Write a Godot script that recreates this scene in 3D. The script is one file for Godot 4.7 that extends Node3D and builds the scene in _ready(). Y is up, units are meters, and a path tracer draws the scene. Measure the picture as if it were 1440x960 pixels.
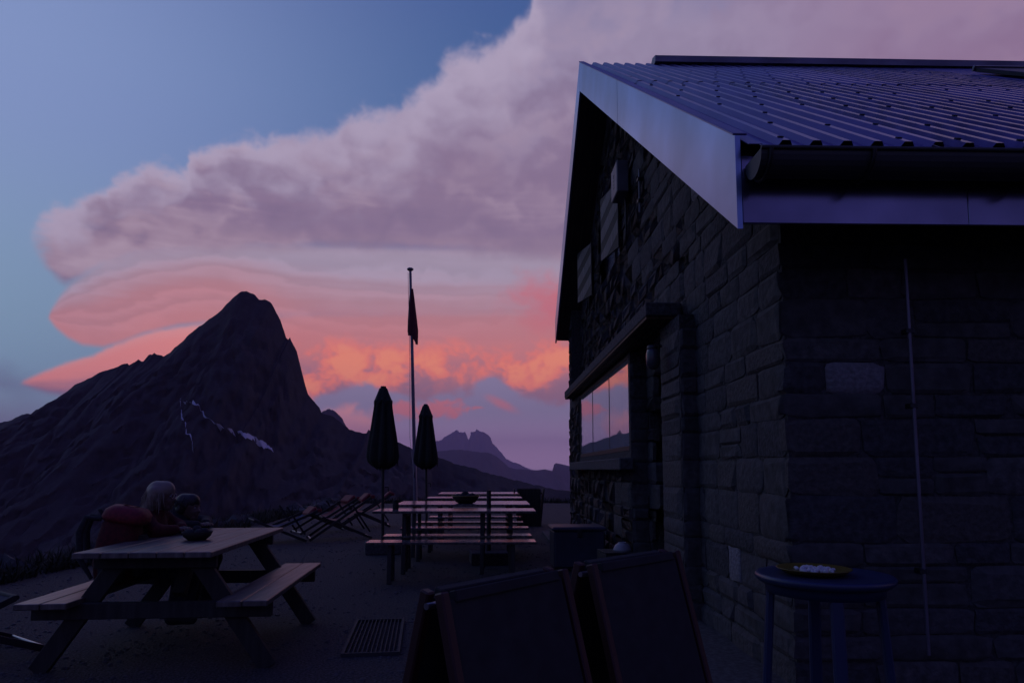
extends Node3D
# An alpine stone hut with a metal roof at dusk, picnic terrace in front, mountains and a lit lenticular cloud behind.

var rng := RandomNumberGenerator.new()
var fn := FastNoiseLite.new()
var used_names := {}
var M := {}

var MAIN_CREST := PackedVector3Array([Vector3(-1541.6, -11.6, -1600), Vector3(-1371.8, 33.6, -1600), Vector3(-1232.1, 79.3, -1600), Vector3(-1138.1, 108.9, -1600), Vector3(-1112.7, 113.9, -1600), Vector3(-1089.4, 127.1, -1600), Vector3(-1067.1, 130.4, -1600), Vector3(-1040.8, 148.6, -1600), Vector3(-987.7, 180.2, -1600), Vector3(-975.7, 195.2, -1600), Vector3(-942.6, 213.6, -1600), Vector3(-912.5, 228.8, -1600), Vector3(-902.8, 230.5, -1600), Vector3(-864.4, 245.7, -1600), Vector3(-856.3, 245.7, -1600), Vector3(-852.8, 242.4, -1600), Vector3(-832.3, 257.6, -1600), Vector3(-825.5, 252.6, -1600), Vector3(-820.6, 252.6, -1600), Vector3(-808.2, 267.8, -1600), Vector3(-801.7, 267.8, -1600), Vector3(-795.4, 272.9, -1600), Vector3(-788.5, 267.9, -1600), Vector3(-778.6, 266.2, -1600), Vector3(-775.2, 264.6, -1600), Vector3(-757.7, 274.7, -1600), Vector3(-750.0, 286.6, -1600), Vector3(-743.6, 291.7, -1600), Vector3(-723.1, 312.1, -1600), Vector3(-702.4, 329.1, -1600), Vector3(-683.3, 344.5, -1600), Vector3(-656.0, 366.9, -1600), Vector3(-643.3, 380.6, -1600), Vector3(-624.2, 401.3, -1600), Vector3(-601.5, 416.9, -1600), Vector3(-588.2, 420.4, -1600), Vector3(-571.4, 417.1, -1600), Vector3(-557.6, 403.4, -1600), Vector3(-544.3, 403.5, -1600), Vector3(-530.7, 396.7, -1600), Vector3(-518.3, 376.2, -1600), Vector3(-505.9, 352.4, -1600), Vector3(-491.2, 308.2, -1600), Vector3(-486.0, 303.1, -1600), Vector3(-482.1, 309.9, -1600), Vector3(-478.5, 301.4, -1600), Vector3(-465.3, 277.8, -1600), Vector3(-461.3, 254.1, -1600), Vector3(-450.2, 215.4, -1600), Vector3(-435.8, 173.5, -1600), Vector3(-422.2, 161.8, -1600), Vector3(-408.6, 145.2, -1600), Vector3(-403.4, 135.2, -1600), Vector3(-373.3, 120.2, -1600), Vector3(-339.7, 95.4, -1600), Vector3(-323.1, 90.4, -1600), Vector3(-298.3, 87.1, -1600), Vector3(-293.5, 94.6, -1600), Vector3(-285.1, 85.5, -1600), Vector3(-248.5, 72.3, -1600), Vector3(-223.6, 64.0, -1600), Vector3(-190.3, 50.8, -1600), Vector3(-140.5, 32.6, -1600), Vector3(-74.2, 11.2, -1600), Vector3(8.7, -13.6, -1600), Vector3(91.6, -33.4, -1600), Vector3(174.6, -49.9, -1600), Vector3(274.3, -61.5, -1600), Vector3(508.1, -75.0, -1600), Vector3(845.1, -85.3, -1600), Vector3(1357.1, -96.1, -1600)])
var MID_CREST := PackedVector3Array([Vector3(-1533.4, 205.2, -11000), Vector3(-1080.4, 273.6, -11000), Vector3(-853.1, 296.5, -11000), Vector3(-682.6, 319.4, -11000), Vector3(-511.6, 319.5, -11000), Vector3(-397.4, 296.8, -11000), Vector3(-260.4, 285.5, -11000), Vector3(-54.9, 262.9, -11000), Vector3(59.5, 194.5, -11000), Vector3(151.0, 114.9, -11000), Vector3(242.4, 35.3, -11000), Vector3(356.5, 12.6, -11000), Vector3(516.4, 1.3, -11000), Vector3(687.9, -10.1, -11000), Vector3(802.3, 1.3, -11000), Vector3(893.8, -10.1, -11000), Vector3(939.5, -21.5, -11000), Vector3(963.0, 80.9, -11000), Vector3(997.5, 103.7, -11000), Vector3(1169.2, 69.6, -11000), Vector3(1340.7, 1.3, -11000), Vector3(1546.8, -44.3, -11000), Vector3(2350.9, -90.0, -11000), Vector3(3505.1, -113.1, -11000), Vector3(5835.5, -67.7, -11000)])
var FAR_CREST := PackedVector3Array([Vector3(-3625.4, 536.9, -26000), Vector3(-2556.5, 887.1, -26000), Vector3(-2208.5, 1049.2, -26000), Vector3(-1967.2, 1157.4, -26000), Vector3(-1752.8, 1292.8, -26000), Vector3(-1538.3, 1455.4, -26000), Vector3(-1417.3, 1523.3, -26000), Vector3(-1322.0, 1428.6, -26000), Vector3(-1213.9, 1428.8, -26000), Vector3(-1105.9, 1428.9, -26000), Vector3(-1051.1, 1320.7, -26000), Vector3(-982.4, 1131.5, -26000), Vector3(-915.6, 1239.7, -26000), Vector3(-889.5, 1402.2, -26000), Vector3(-781.3, 1402.3, -26000), Vector3(-727.4, 1429.5, -26000), Vector3(-673.9, 1538.0, -26000), Vector3(-538.1, 1429.8, -26000), Vector3(-430.0, 1457.0, -26000), Vector3(-294.2, 1348.8, -26000), Vector3(-131.5, 1213.7, -26000), Vector3(-76.8, 1024.4, -26000), Vector3(85.9, 835.5, -26000), Vector3(221.2, 700.7, -26000), Vector3(356.6, 539.0, -26000), Vector3(464.7, 404.4, -26000), Vector3(653.8, 323.8, -26000), Vector3(842.9, 243.1, -26000), Vector3(1031.9, 162.5, -26000), Vector3(1220.8, 81.9, -26000), Vector3(1436.7, -25.6, -26000), Vector3(1895.6, -159.9, -26000)])
var SPIRE_CREST := PackedVector3Array([Vector3(-1372.2, 362.3, -5000), Vector3(-1280.8, 409.3, -5000), Vector3(-1245.3, 430.2, -5000), Vector3(-1209.6, 443.3, -5000), Vector3(-1178.4, 435.5, -5000), Vector3(-1152.1, 414.8, -5000), Vector3(-1115.1, 378.4, -5000), Vector3(-1093.5, 336.8, -5000), Vector3(-1061.4, 285.0, -5000), Vector3(-1008.4, 217.7, -5000)])
var TOP_A := PackedVector2Array([Vector2(-48.45, 9.27), Vector2(-44.41, 10.85), Vector2(-34.55, 15.18), Vector2(-34.42, 16.39), Vector2(-34.06, 17.31), Vector2(-33.28, 18.18), Vector2(-32.04, 18.95), Vector2(-31.42, 19.46), Vector2(-30.12, 20.20), Vector2(-28.81, 21.53), Vector2(-27.66, 22.23), Vector2(-26.72, 22.66), Vector2(-25.49, 22.69), Vector2(-24.80, 22.77), Vector2(-24.53, 23.65), Vector2(-23.03, 24.45), Vector2(-21.89, 24.69), Vector2(-20.70, 25.52), Vector2(-19.61, 25.39), Vector2(-18.52, 25.50), Vector2(-16.58, 26.16), Vector2(-14.60, 26.76), Vector2(-13.45, 27.29), Vector2(-12.59, 27.97), Vector2(-11.12, 28.47), Vector2(-9.63, 28.85), Vector2(-8.42, 29.14), Vector2(-7.52, 29.79), Vector2(-6.00, 31.06), Vector2(-4.16, 32.49), Vector2(-2.60, 33.30), Vector2(-1.03, 33.80), Vector2(0.55, 34.20), Vector2(1.82, 34.84), Vector2(2.77, 35.73), Vector2(3.41, 37.81), Vector2(5.04, 41.45), Vector2(8.66, 46.04), Vector2(16.46, 50.34), Vector2(31.14, 52.26), Vector2(53.82, 44.77)])
var BOT_A := PackedVector2Array([Vector2(-34.55, 15.18), Vector2(-34.01, 14.32), Vector2(-33.57, 13.77), Vector2(-32.99, 13.18), Vector2(-32.33, 12.69), Vector2(-31.50, 13.11), Vector2(-30.24, 14.09), Vector2(-28.46, 14.95), Vector2(-25.65, 15.75), Vector2(-21.13, 16.41), Vector2(-14.60, 17.27), Vector2(-8.21, 17.57), Vector2(-2.78, 17.43), Vector2(2.72, 17.01), Vector2(6.38, 16.61), Vector2(12.37, 16.27), Vector2(39.05, 13.73)])
var TOP_B := PackedVector2Array([Vector2(-33.22, 10.56), Vector2(-33.02, 11.42), Vector2(-32.53, 12.47), Vector2(-31.94, 13.34), Vector2(-29.85, 15.25), Vector2(-27.60, 16.34), Vector2(-22.73, 17.54), Vector2(-11.76, 18.37), Vector2(6.40, 18.77), Vector2(39.16, 15.58)])
var BOT_B := PackedVector2Array([Vector2(-33.22, 10.51), Vector2(-32.68, 9.78), Vector2(-31.93, 9.17), Vector2(-31.05, 8.76), Vector2(-29.74, 8.73), Vector2(-28.64, 9.19), Vector2(-27.29, 9.94), Vector2(-24.94, 10.79), Vector2(-20.94, 11.56), Vector2(-16.09, 10.79), Vector2(-11.58, 10.44), Vector2(6.33, 10.67), Vector2(38.77, 9.04)])
var TOP_C := PackedVector2Array([Vector2(-34.64, 5.78), Vector2(-34.27, 6.24), Vector2(-33.26, 6.91), Vector2(-31.85, 7.68), Vector2(-30.38, 8.31), Vector2(-29.09, 9.15), Vector2(-27.98, 9.77), Vector2(-26.61, 10.42), Vector2(-23.48, 11.24), Vector2(-20.43, 11.88), Vector2(-16.14, 12.47), Vector2(6.35, 13.61), Vector2(38.91, 11.40)])
var BOT_C := PackedVector2Array([Vector2(-34.64, 5.73), Vector2(-33.99, 5.44), Vector2(-32.96, 5.11), Vector2(-31.92, 4.97), Vector2(-29.37, 5.73), Vector2(-24.74, 6.15), Vector2(-15.89, 3.97), Vector2(-13.11, 3.05)])
var SNOW_A := PackedVector2Array([Vector2(-632.7763, 0.2291), Vector2(-605.7427, 0.2575), Vector2(-588.8606, 0.2650), Vector2(-564.7157, 0.2710), Vector2(-541.3190, 0.2844), Vector2(-513.4014, 0.2814), Vector2(-495.5627, 0.2665), Vector2(-476.4635, 0.2650), Vector2(-463.7811, 0.2456), Vector2(-450.0851, 0.2142), Vector2(-438.0585, 0.1977)])
var SNOW_B := PackedVector2Array([Vector2(-632.7763, 0.2291), Vector2(-612.7226, 0.2650), Vector2(-585.5350, 0.2993), Vector2(-565.5829, 0.3173), Vector2(-547.8016, 0.3352), Vector2(-526.8358, 0.3606)])

# ------------------------------------------------------------------ sky
var sn := FastNoiseLite.new()
var sw := FastNoiseLite.new()
var curve := {}

func srgb(r: float, g: float, b: float) -> Vector3:
	var c := Color(r / 255.0, g / 255.0, b / 255.0).srgb_to_linear()
	return Vector3(c.r, c.g, c.b)

func line_at(pts: PackedVector2Array, a: float) -> float:
	if a <= pts[0].x: return pts[0].y
	for i in pts.size() - 1:
		if a <= pts[i + 1].x:
			return lerpf(pts[i].y, pts[i + 1].y, (a - pts[i].x) / maxf(pts[i + 1].x - pts[i].x, 1e-4))
	return pts[pts.size() - 1].y

func tabulate(key: String, pts: PackedVector2Array) -> void:
	var t := PackedFloat32Array()
	for i in 2401: t.append(line_at(pts, -60.0 + i * 0.05))
	curve[key] = t

func at_az(t: PackedFloat32Array, a: float) -> float:
	var f := clampf((a + 60.0) * 20.0, 0.0, 2399.0)
	var i := int(f)
	return lerpf(t[i], t[i + 1], f - i)

# sky colours, linear
var S := {}
var tA: PackedFloat32Array
var bA: PackedFloat32Array
var tB: PackedFloat32Array
var bB: PackedFloat32Array
var tC: PackedFloat32Array
var bC: PackedFloat32Array

func clear_sky(a: float, e: float) -> Vector3:
	# air: pale above the afterglow in the west-south-west (azimuth -45), deep blue elsewhere and overhead
	var away: float = absf(wrapf(a + 46.0, -180.0, 180.0))
	var west := 1.0 - smoothstep(4.0, 52.0, away)
	var low: Vector3 = S.low_east.lerp(S.low_west, 1.0 - smoothstep(20.0, 130.0, away))
	var mid: Vector3 = S.mid_east.lerp(S.mid_west, west)
	var up: Vector3 = S.up_east.lerp(S.up_west, west)
	var c := low.lerp(mid, smoothstep(0.0, 7.0, e))
	up = up.lerp(S.back, smoothstep(70.0, 150.0, away))
	c = c.lerp(up, smoothstep(9.0, 26.0, e))
	return c.lerp(S.zenith, smoothstep(27.0, 58.0, e))

func sky_at(a: float, e: float) -> Vector3:
	var c := clear_sky(a, e)
	if a < -62.0 or a > 100.0: return c
	var w1 := sn.get_noise_2d(a * 2.2, e * 3.0)
	var w2 := sn.get_noise_2d(a * 2.2 + 71.0, e * 3.0 + 33.0)
	var fine := sn.get_noise_2d(a * 9.0 + w2 * 14.0, e * 11.0 + w1 * 14.0)
	var band := sn.get_noise_2d(a * 0.35 + 9.0, e * 16.0 + w1 * 4.0)
	var band2 := sn.get_noise_2d(a * 0.8 + 40.0, e * 34.0 + w2 * 6.0)
	var soft := sw.get_noise_2d(a + w1 * 3.0, e * 1.5 + w2 * 3.0)
	var fade_right := 1.0 - smoothstep(45.0, 95.0, a)
	# grey bank low on the left
	var g := smoothstep(1.6, 0.0, absf(e - 6.0 + (a + 36.0) * 0.1 + w1)) * (1.0 - smoothstep(-35.5, -32.5, a))
	c = c.lerp(S.grey_bank, g * 0.55)
	# air under the cloud to the right of the peak
	var under := smoothstep(-22.0, -14.0, a)
	c = c.lerp(S.under_low.lerp(S.under_high, smoothstep(0.5, 5.5, e)), under * (1.0 - smoothstep(14.0, 20.0, e)))
	# pale pink bank beside the parasols
	var q := Vector2((a + 12.2) / 4.2, (e - 3.3) / 2.0).length() - w1 * 0.45 - fine * 0.12
	c = c.lerp(S.pink_bank.lerp(S.pink_bank_top, smoothstep(2.5, 5.5, e + w2)), 1.0 - smoothstep(0.55, 1.05, q))
	# thin lit streak below the fire-red deck
	q = absf(e - 4.95 - w1 * 0.5 - (a + 6.0) * 0.02) / (0.85 * (1.0 - smoothstep(2.0, 4.6, absf(a + 5.2))) + 0.001)
	c = c.lerp(S.streak, (1.0 - smoothstep(0.1, 1.3, q + fine * 1.1 + w2 * 0.8)) * 0.8)
	q = Vector2((a - 0.6) / 1.3, (e - 5.5 + (a - 0.6) * 0.45) / 0.42).length() - fine * 0.5
	c = c.lerp(S.streak, (1.0 - smoothstep(0.2, 1.5, q + fine * 0.6)) * 0.6)
	# C: salmon lens and the torn deck glowing from below
	var top := at_az(tC, a)
	var bot := at_az(bC, a)
	var torn := smoothstep(-17.5, -13.5, a)
	if torn > 0.0:
		bot = lerpf(bot, 5.9 + 0.5 * sin(a * 0.5 + 1.0) - 0.5 * smoothstep(1.2, 3.0, a) + 0.9 * exp(-pow((a + 0.4) / 2.0, 2.0)) + 0.9 * smoothstep(4.0, 7.0, a), torn) + (w1 * 1.1 + fine * 0.35) * torn
	var mC := smoothstep(-0.05, 0.45, top - e + fine * 0.1) * smoothstep(-0.1, lerpf(0.5, 0.9, torn), e - bot)
	if mC > 0.0:
		var h := clampf((e - bot) / maxf(top - bot, 0.3), 0.0, 1.0)
		var lens: Vector3 = S.lens_low.lerp(S.lens, smoothstep(0.0, 0.55, h + band * 0.2 + (a + 30.0) * 0.03))
		lens = lens.lerp(S.lens_top, smoothstep(0.7, 1.0, h) * 0.5)
		var puff := exp(-pow((a + 13.4) / 3.0, 2.0) - pow((e - 8.8) / 1.7, 2.0)) + exp(-pow((a + 9.2) / 2.8, 2.0) - pow((e - 8.3) / 1.7, 2.0)) * 1.05
		puff += exp(-pow((a + 3.9) / 2.5, 2.0) - pow((e - 9.0) / 1.6, 2.0)) + exp(-pow((a - 1.9) / 2.6, 2.0) - pow((e - 8.3) / 1.6, 2.0)) * 1.1 + exp(-pow((a - 5.5) / 2.6, 2.0) - pow((e - 9.3) / 1.5, 2.0)) * 0.8
		puff += exp(-pow((a + 16.0) / 2.4, 2.0) - pow((e - 6.4) / 1.3, 2.0)) * 0.8
		puff = puff * (0.95 + 1.5 * w2 + 0.5 * fine) + fine * 0.2 + w1 * 0.25
		var deck: Vector3 = S.deck_dark.lerp(S.deck, smoothstep(6.0, 10.0, e + w1))
		deck = deck.lerp(S.fire, smoothstep(0.1, 0.75, puff)).lerp(S.fire_hot, smoothstep(0.6, 1.25, puff))
		c = c.lerp(lens.lerp(deck, smoothstep(-22.0, -16.0, a)), mC)
	# B: the stacked pink plates
	top = at_az(tB, a)
	bot = at_az(bB, a)
	var soft_low := lerpf(0.35, 3.2, smoothstep(-23.0, -13.0, a))
	var mB := smoothstep(0.0, 0.7, top - e) * smoothstep(-soft_low * 0.5, soft_low, e - bot + fine * 0.25 * under)
	if mB > 0.0:
		# at the western end the plates close like stacked dishes
		var dish := clampf((e - bot) / maxf(top - bot, 0.4), 0.0, 1.0) * 8.6 + 8.6
		var k := lerpf(dish, e + 0.0022 * (a + 8.0) * (a + 8.0), smoothstep(-25.0, -11.0, a)) + band * 0.35 + w1 * 0.22
		var b: Vector3 = S.plate_low.lerp(S.plate_mid, smoothstep(9.0, 11.5, k)).lerp(S.plate_up, smoothstep(12.2, 14.3, k)).lerp(S.plate_top, smoothstep(14.0, 16.4, k))
		var edge := fposmod(k * 0.55 + w2 * 0.35 + soft * 0.3 + 0.2 * sin(k * 1.7), 1.0)
		var plates := 1.0 - smoothstep(-6.0, 6.0, a)
		b *= 1.0 + plates * (-0.05 + 0.13 * smoothstep(0.0, 0.8, edge) - 0.13 * smoothstep(0.84, 1.0, edge)) + 0.03 * band
		# rosy billow against the gable
		var rosy := Vector2((a - 5.8) / 4.6, (e - 13.6) / 3.0).length() - w2 * 0.5 - fine * 0.2
		b = b.lerp(S.rosy, (1.0 - smoothstep(0.1, 1.35, rosy)) * 0.85)
		c = c.lerp(b, mB)
	# A: the big grey-mauve cap
	var west_end := 1.0 - smoothstep(-30.0, -4.0, a)
	var s2 := sw.get_noise_2d(a - 0.5 + w1 * 3.0, (e + 1.3) * 1.5 + w2 * 3.0)
	var m1 := sw.get_noise_2d(a * 3.4 + w1 * 3.0 + 50.0, e * 5.6 + w2 * 3.0)
	var m2 := sw.get_noise_2d((a - 0.2) * 3.4 + w1 * 3.0 + 50.0, (e + 0.5) * 5.6 + w2 * 3.0)
	top = at_az(tA, a + w2 * 0.6)
	bot = at_az(bA, a)
	var ragged := w1 * 0.7 + m1 * 0.55 + fine * 0.3 + sn.get_noise_2d(a * 24.0 + w1 * 12.0, e * 28.0) * 0.15
	var mA := smoothstep(-0.3, lerpf(1.6, 0.9, west_end), top - e + ragged) * smoothstep(-0.2, lerpf(0.9, 1.3, smoothstep(-30.0, -10.0, a)), e - bot + 0.25 * w1 + 0.1 * fine)
	mA *= smoothstep(-35.4, -33.2, a + w1 * 0.8 + fine * 0.5)
	if mA > 0.0:
		var d := top - e + ragged
		var body: Vector3 = S.cap_low.lerp(S.cap, smoothstep(17.4, 20.0, e + band * 0.8)).lerp(S.cap_high, smoothstep(23.0, 32.0, e + soft * 4.0))
		var lower := 1.0 - smoothstep(20.0, 26.0, e + w1 * 2.0)
		var relief := (soft - s2) * 1.4 + soft * 0.45 + (m1 - m2) * lerpf(0.12, 0.5, west_end) + band * 0.45 * lower + band2 * 0.10 * lower + fine * 0.03
		relief *= lerpf(0.55, 1.0, west_end)
		body = body.lerp(S.cap_lit, clampf(relief * 0.8, 0.0, 0.9)).lerp(S.cap_dark, clampf(-relief * 0.8, 0.0, 0.8))
		body = body.lerp(S.cap_edge * 1.08, (1.0 - smoothstep(0.25, 1.3, d)) * 0.5)
		body = body.lerp(S.cap_edge, (1.0 - smoothstep(0.2, lerpf(9.0, 4.0, west_end), d + m1 * 2.0)) * 0.8)
		body = body.lerp(S.cap_rose, smoothstep(14.0, 36.0, a) * 0.6)
		body *= 1.0 - 0.10 * (1.0 - smoothstep(0.0, 1.2, e - bot)) * smoothstep(-26.0, -20.0, a)
		c = c.lerp(body, mA * lerpf(1.0, 0.0, smoothstep(34.0, 43.0, e + soft * 5.0)) * fade_right)
	return c

func make_sky() -> ImageTexture:
	sn.seed = 11; sn.noise_type = FastNoiseLite.TYPE_SIMPLEX_SMOOTH; sn.frequency = 0.1; sn.fractal_octaves = 4; sn.fractal_gain = 0.5
	sw.seed = 5; sw.noise_type = FastNoiseLite.TYPE_SIMPLEX_SMOOTH; sw.frequency = 0.075; sw.fractal_octaves = 3; sw.fractal_gain = 0.42
	S = {
		low_west = srgb(150, 140, 168), low_east = srgb(104, 96, 136), mid_west = srgb(138, 168, 197), mid_east = srgb(86, 88, 142),
		up_west = srgb(136, 156, 204), up_east = srgb(72, 104, 156), zenith = srgb(52, 54, 138), back = srgb(74, 74, 138),
		grey_bank = srgb(112, 116, 150), under_low = srgb(222, 180, 226), under_high = srgb(150, 138, 172),
		pink_bank = srgb(216, 152, 174), pink_bank_top = srgb(236, 156, 160), streak = srgb(226, 122, 124),
		lens = srgb(240, 146, 144), lens_low = srgb(146, 116, 146), lens_top = srgb(228, 168, 174),
		deck = srgb(214, 132, 134), deck_dark = srgb(160, 118, 140), fire = srgb(246, 132, 118), fire_hot = srgb(255, 150, 120),
		plate_low = srgb(212, 140, 146), plate_mid = srgb(198, 138, 148), plate_up = srgb(186, 146, 162), plate_top = srgb(174, 157, 180), rosy = srgb(212, 114, 126),
		cap_low = srgb(162, 137, 160), cap = srgb(144, 122, 151), cap_high = srgb(158, 144, 174), cap_lit = srgb(184, 160, 180), cap_dark = srgb(126, 109, 141),
		cap_edge = srgb(186, 172, 198), cap_rose = srgb(148, 116, 150),
	}
	tabulate("tA", TOP_A); tabulate("bA", BOT_A); tabulate("tB", TOP_B); tabulate("bB", BOT_B); tabulate("tC", TOP_C); tabulate("bC", BOT_C)
	tA = curve.tA; bA = curve.bA; tB = curve.tB; bB = curve.bB; tC = curve.tC; bC = curve.bC
	var cw := 512
	var ch := 256
	var d := PackedFloat32Array(); d.resize(cw * ch * 3)
	for y in ch:
		var e := 90.0 - (y + 0.5) * 180.0 / ch
		for x in cw:
			var c := sky_at(wrapf((x + 0.5) * 360.0 / cw, -180.0, 180.0), maxf(e, 0.0))
			var o := (y * cw + x) * 3
			d[o] = c.x; d[o + 1] = c.y; d[o + 2] = c.z
	var im := Image.create_from_data(cw, ch, false, Image.FORMAT_RGBF, d.to_byte_array())
	im.resize(4096, 2048, Image.INTERPOLATE_BILINEAR)
	d = im.get_data().to_float32_array()
	var step := 360.0 / 4096.0
	for y in range(480, 1026):          # from 48 degrees up down to the horizon
		var e := 90.0 - (y + 0.5) * step
		for k in range(-530, 560):
			var c := sky_at((k + 0.5) * step, maxf(e, 0.0))
			var o := (y * 4096 + posmod(k, 4096)) * 3
			d[o] = c.x; d[o + 1] = c.y; d[o + 2] = c.z
	return ImageTexture.create_from_image(Image.create_from_data(4096, 2048, false, Image.FORMAT_RGBF, d.to_byte_array()))

func camera_sky_light() -> void:
	var cam := Camera3D.new()
	cam.name = "camera"
	cam.projection = Camera3D.PROJECTION_FRUSTUM
	cam.near = 0.05
	cam.far = 60000.0
	cam.size = 0.05                                   # a 24 mm lens on 36 x 24 mm
	cam.frustum_offset = Vector2(0.0, 0.05 * 0.0913)  # and a small rise of the lens
	cam.position = Vector3(0, 1.26, 0)
	cam.rotation_degrees = Vector3(5.5, -1.5, 0)
	add_child(cam)
	cam.current = true
	var env := Environment.new()
	env.background_mode = Environment.BG_SKY
	env.tonemap_mode = Environment.TONE_MAPPER_LINEAR
	env.tonemap_exposure = 1.0
	env.sdfgi_enabled = true
	env.ssao_enabled = true
	env.ssil_enabled = true
	env.fog_enabled = true
	env.fog_density = 0.000045
	env.fog_light_color = Color(1.0, 0.87, 1.0)
	var sm := PanoramaSkyMaterial.new()
	sm.panorama = make_sky()
	env.sky = Sky.new()
	env.sky.sky_material = sm
	env.background_energy_multiplier = 1.0
	var we := WorldEnvironment.new()
	we.name = "world_environment"
	we.environment = env
	add_child(we)
	var sun := DirectionalLight3D.new()               # the sun has set; what is left of its glow comes in low from the west
	sun.name = "afterglow"
	sun.light_energy = 0.012
	sun.light_color = Color(1.0, 0.72, 0.66)
	sun.light_angular_distance = 20.0
	sun.shadow_enabled = true
	sun.rotation_degrees = Vector3(-9, -140, 0)
	add_child(sun)

# ------------------------------------------------------------------ helpers
func numbered(called: String) -> String:
	if not used_names.has(called):
		used_names[called] = 0
		return called
	used_names[called] += 1
	return "%s_%03d" % [called, used_names[called]]

func thing(called: String, label: String, category: String, at := Vector3.ZERO, turn := 0.0, group := "") -> Node3D:
	var o := Node3D.new()
	o.name = numbered(called)
	add_child(o)
	o.position = at
	o.rotation.y = turn
	o.set_meta("label", label)
	o.set_meta("category", category)
	if group: o.set_meta("group", group)
	return o

func part(called: String, mesh: Mesh, m: Material, parent: Node, xf := Transform3D.IDENTITY) -> MeshInstance3D:
	var o := MeshInstance3D.new()
	o.name = called
	o.mesh = mesh
	if m: o.material_override = m
	o.transform = xf
	parent.add_child(o, true)
	return o

func structure(called: String, mesh: Mesh, m: Material) -> MeshInstance3D:
	var o := part(called, mesh, m, self)
	o.set_meta("kind", "structure")
	return o

func dup(o: Node3D, called: String, label: String, at: Vector3, turn := 0.0) -> Node3D:
	var c: Node3D = o.duplicate()
	c.name = numbered(called)
	add_child(c)
	c.position = at
	c.rotation.y = turn
	c.set_meta("label", label)
	return c

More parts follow.
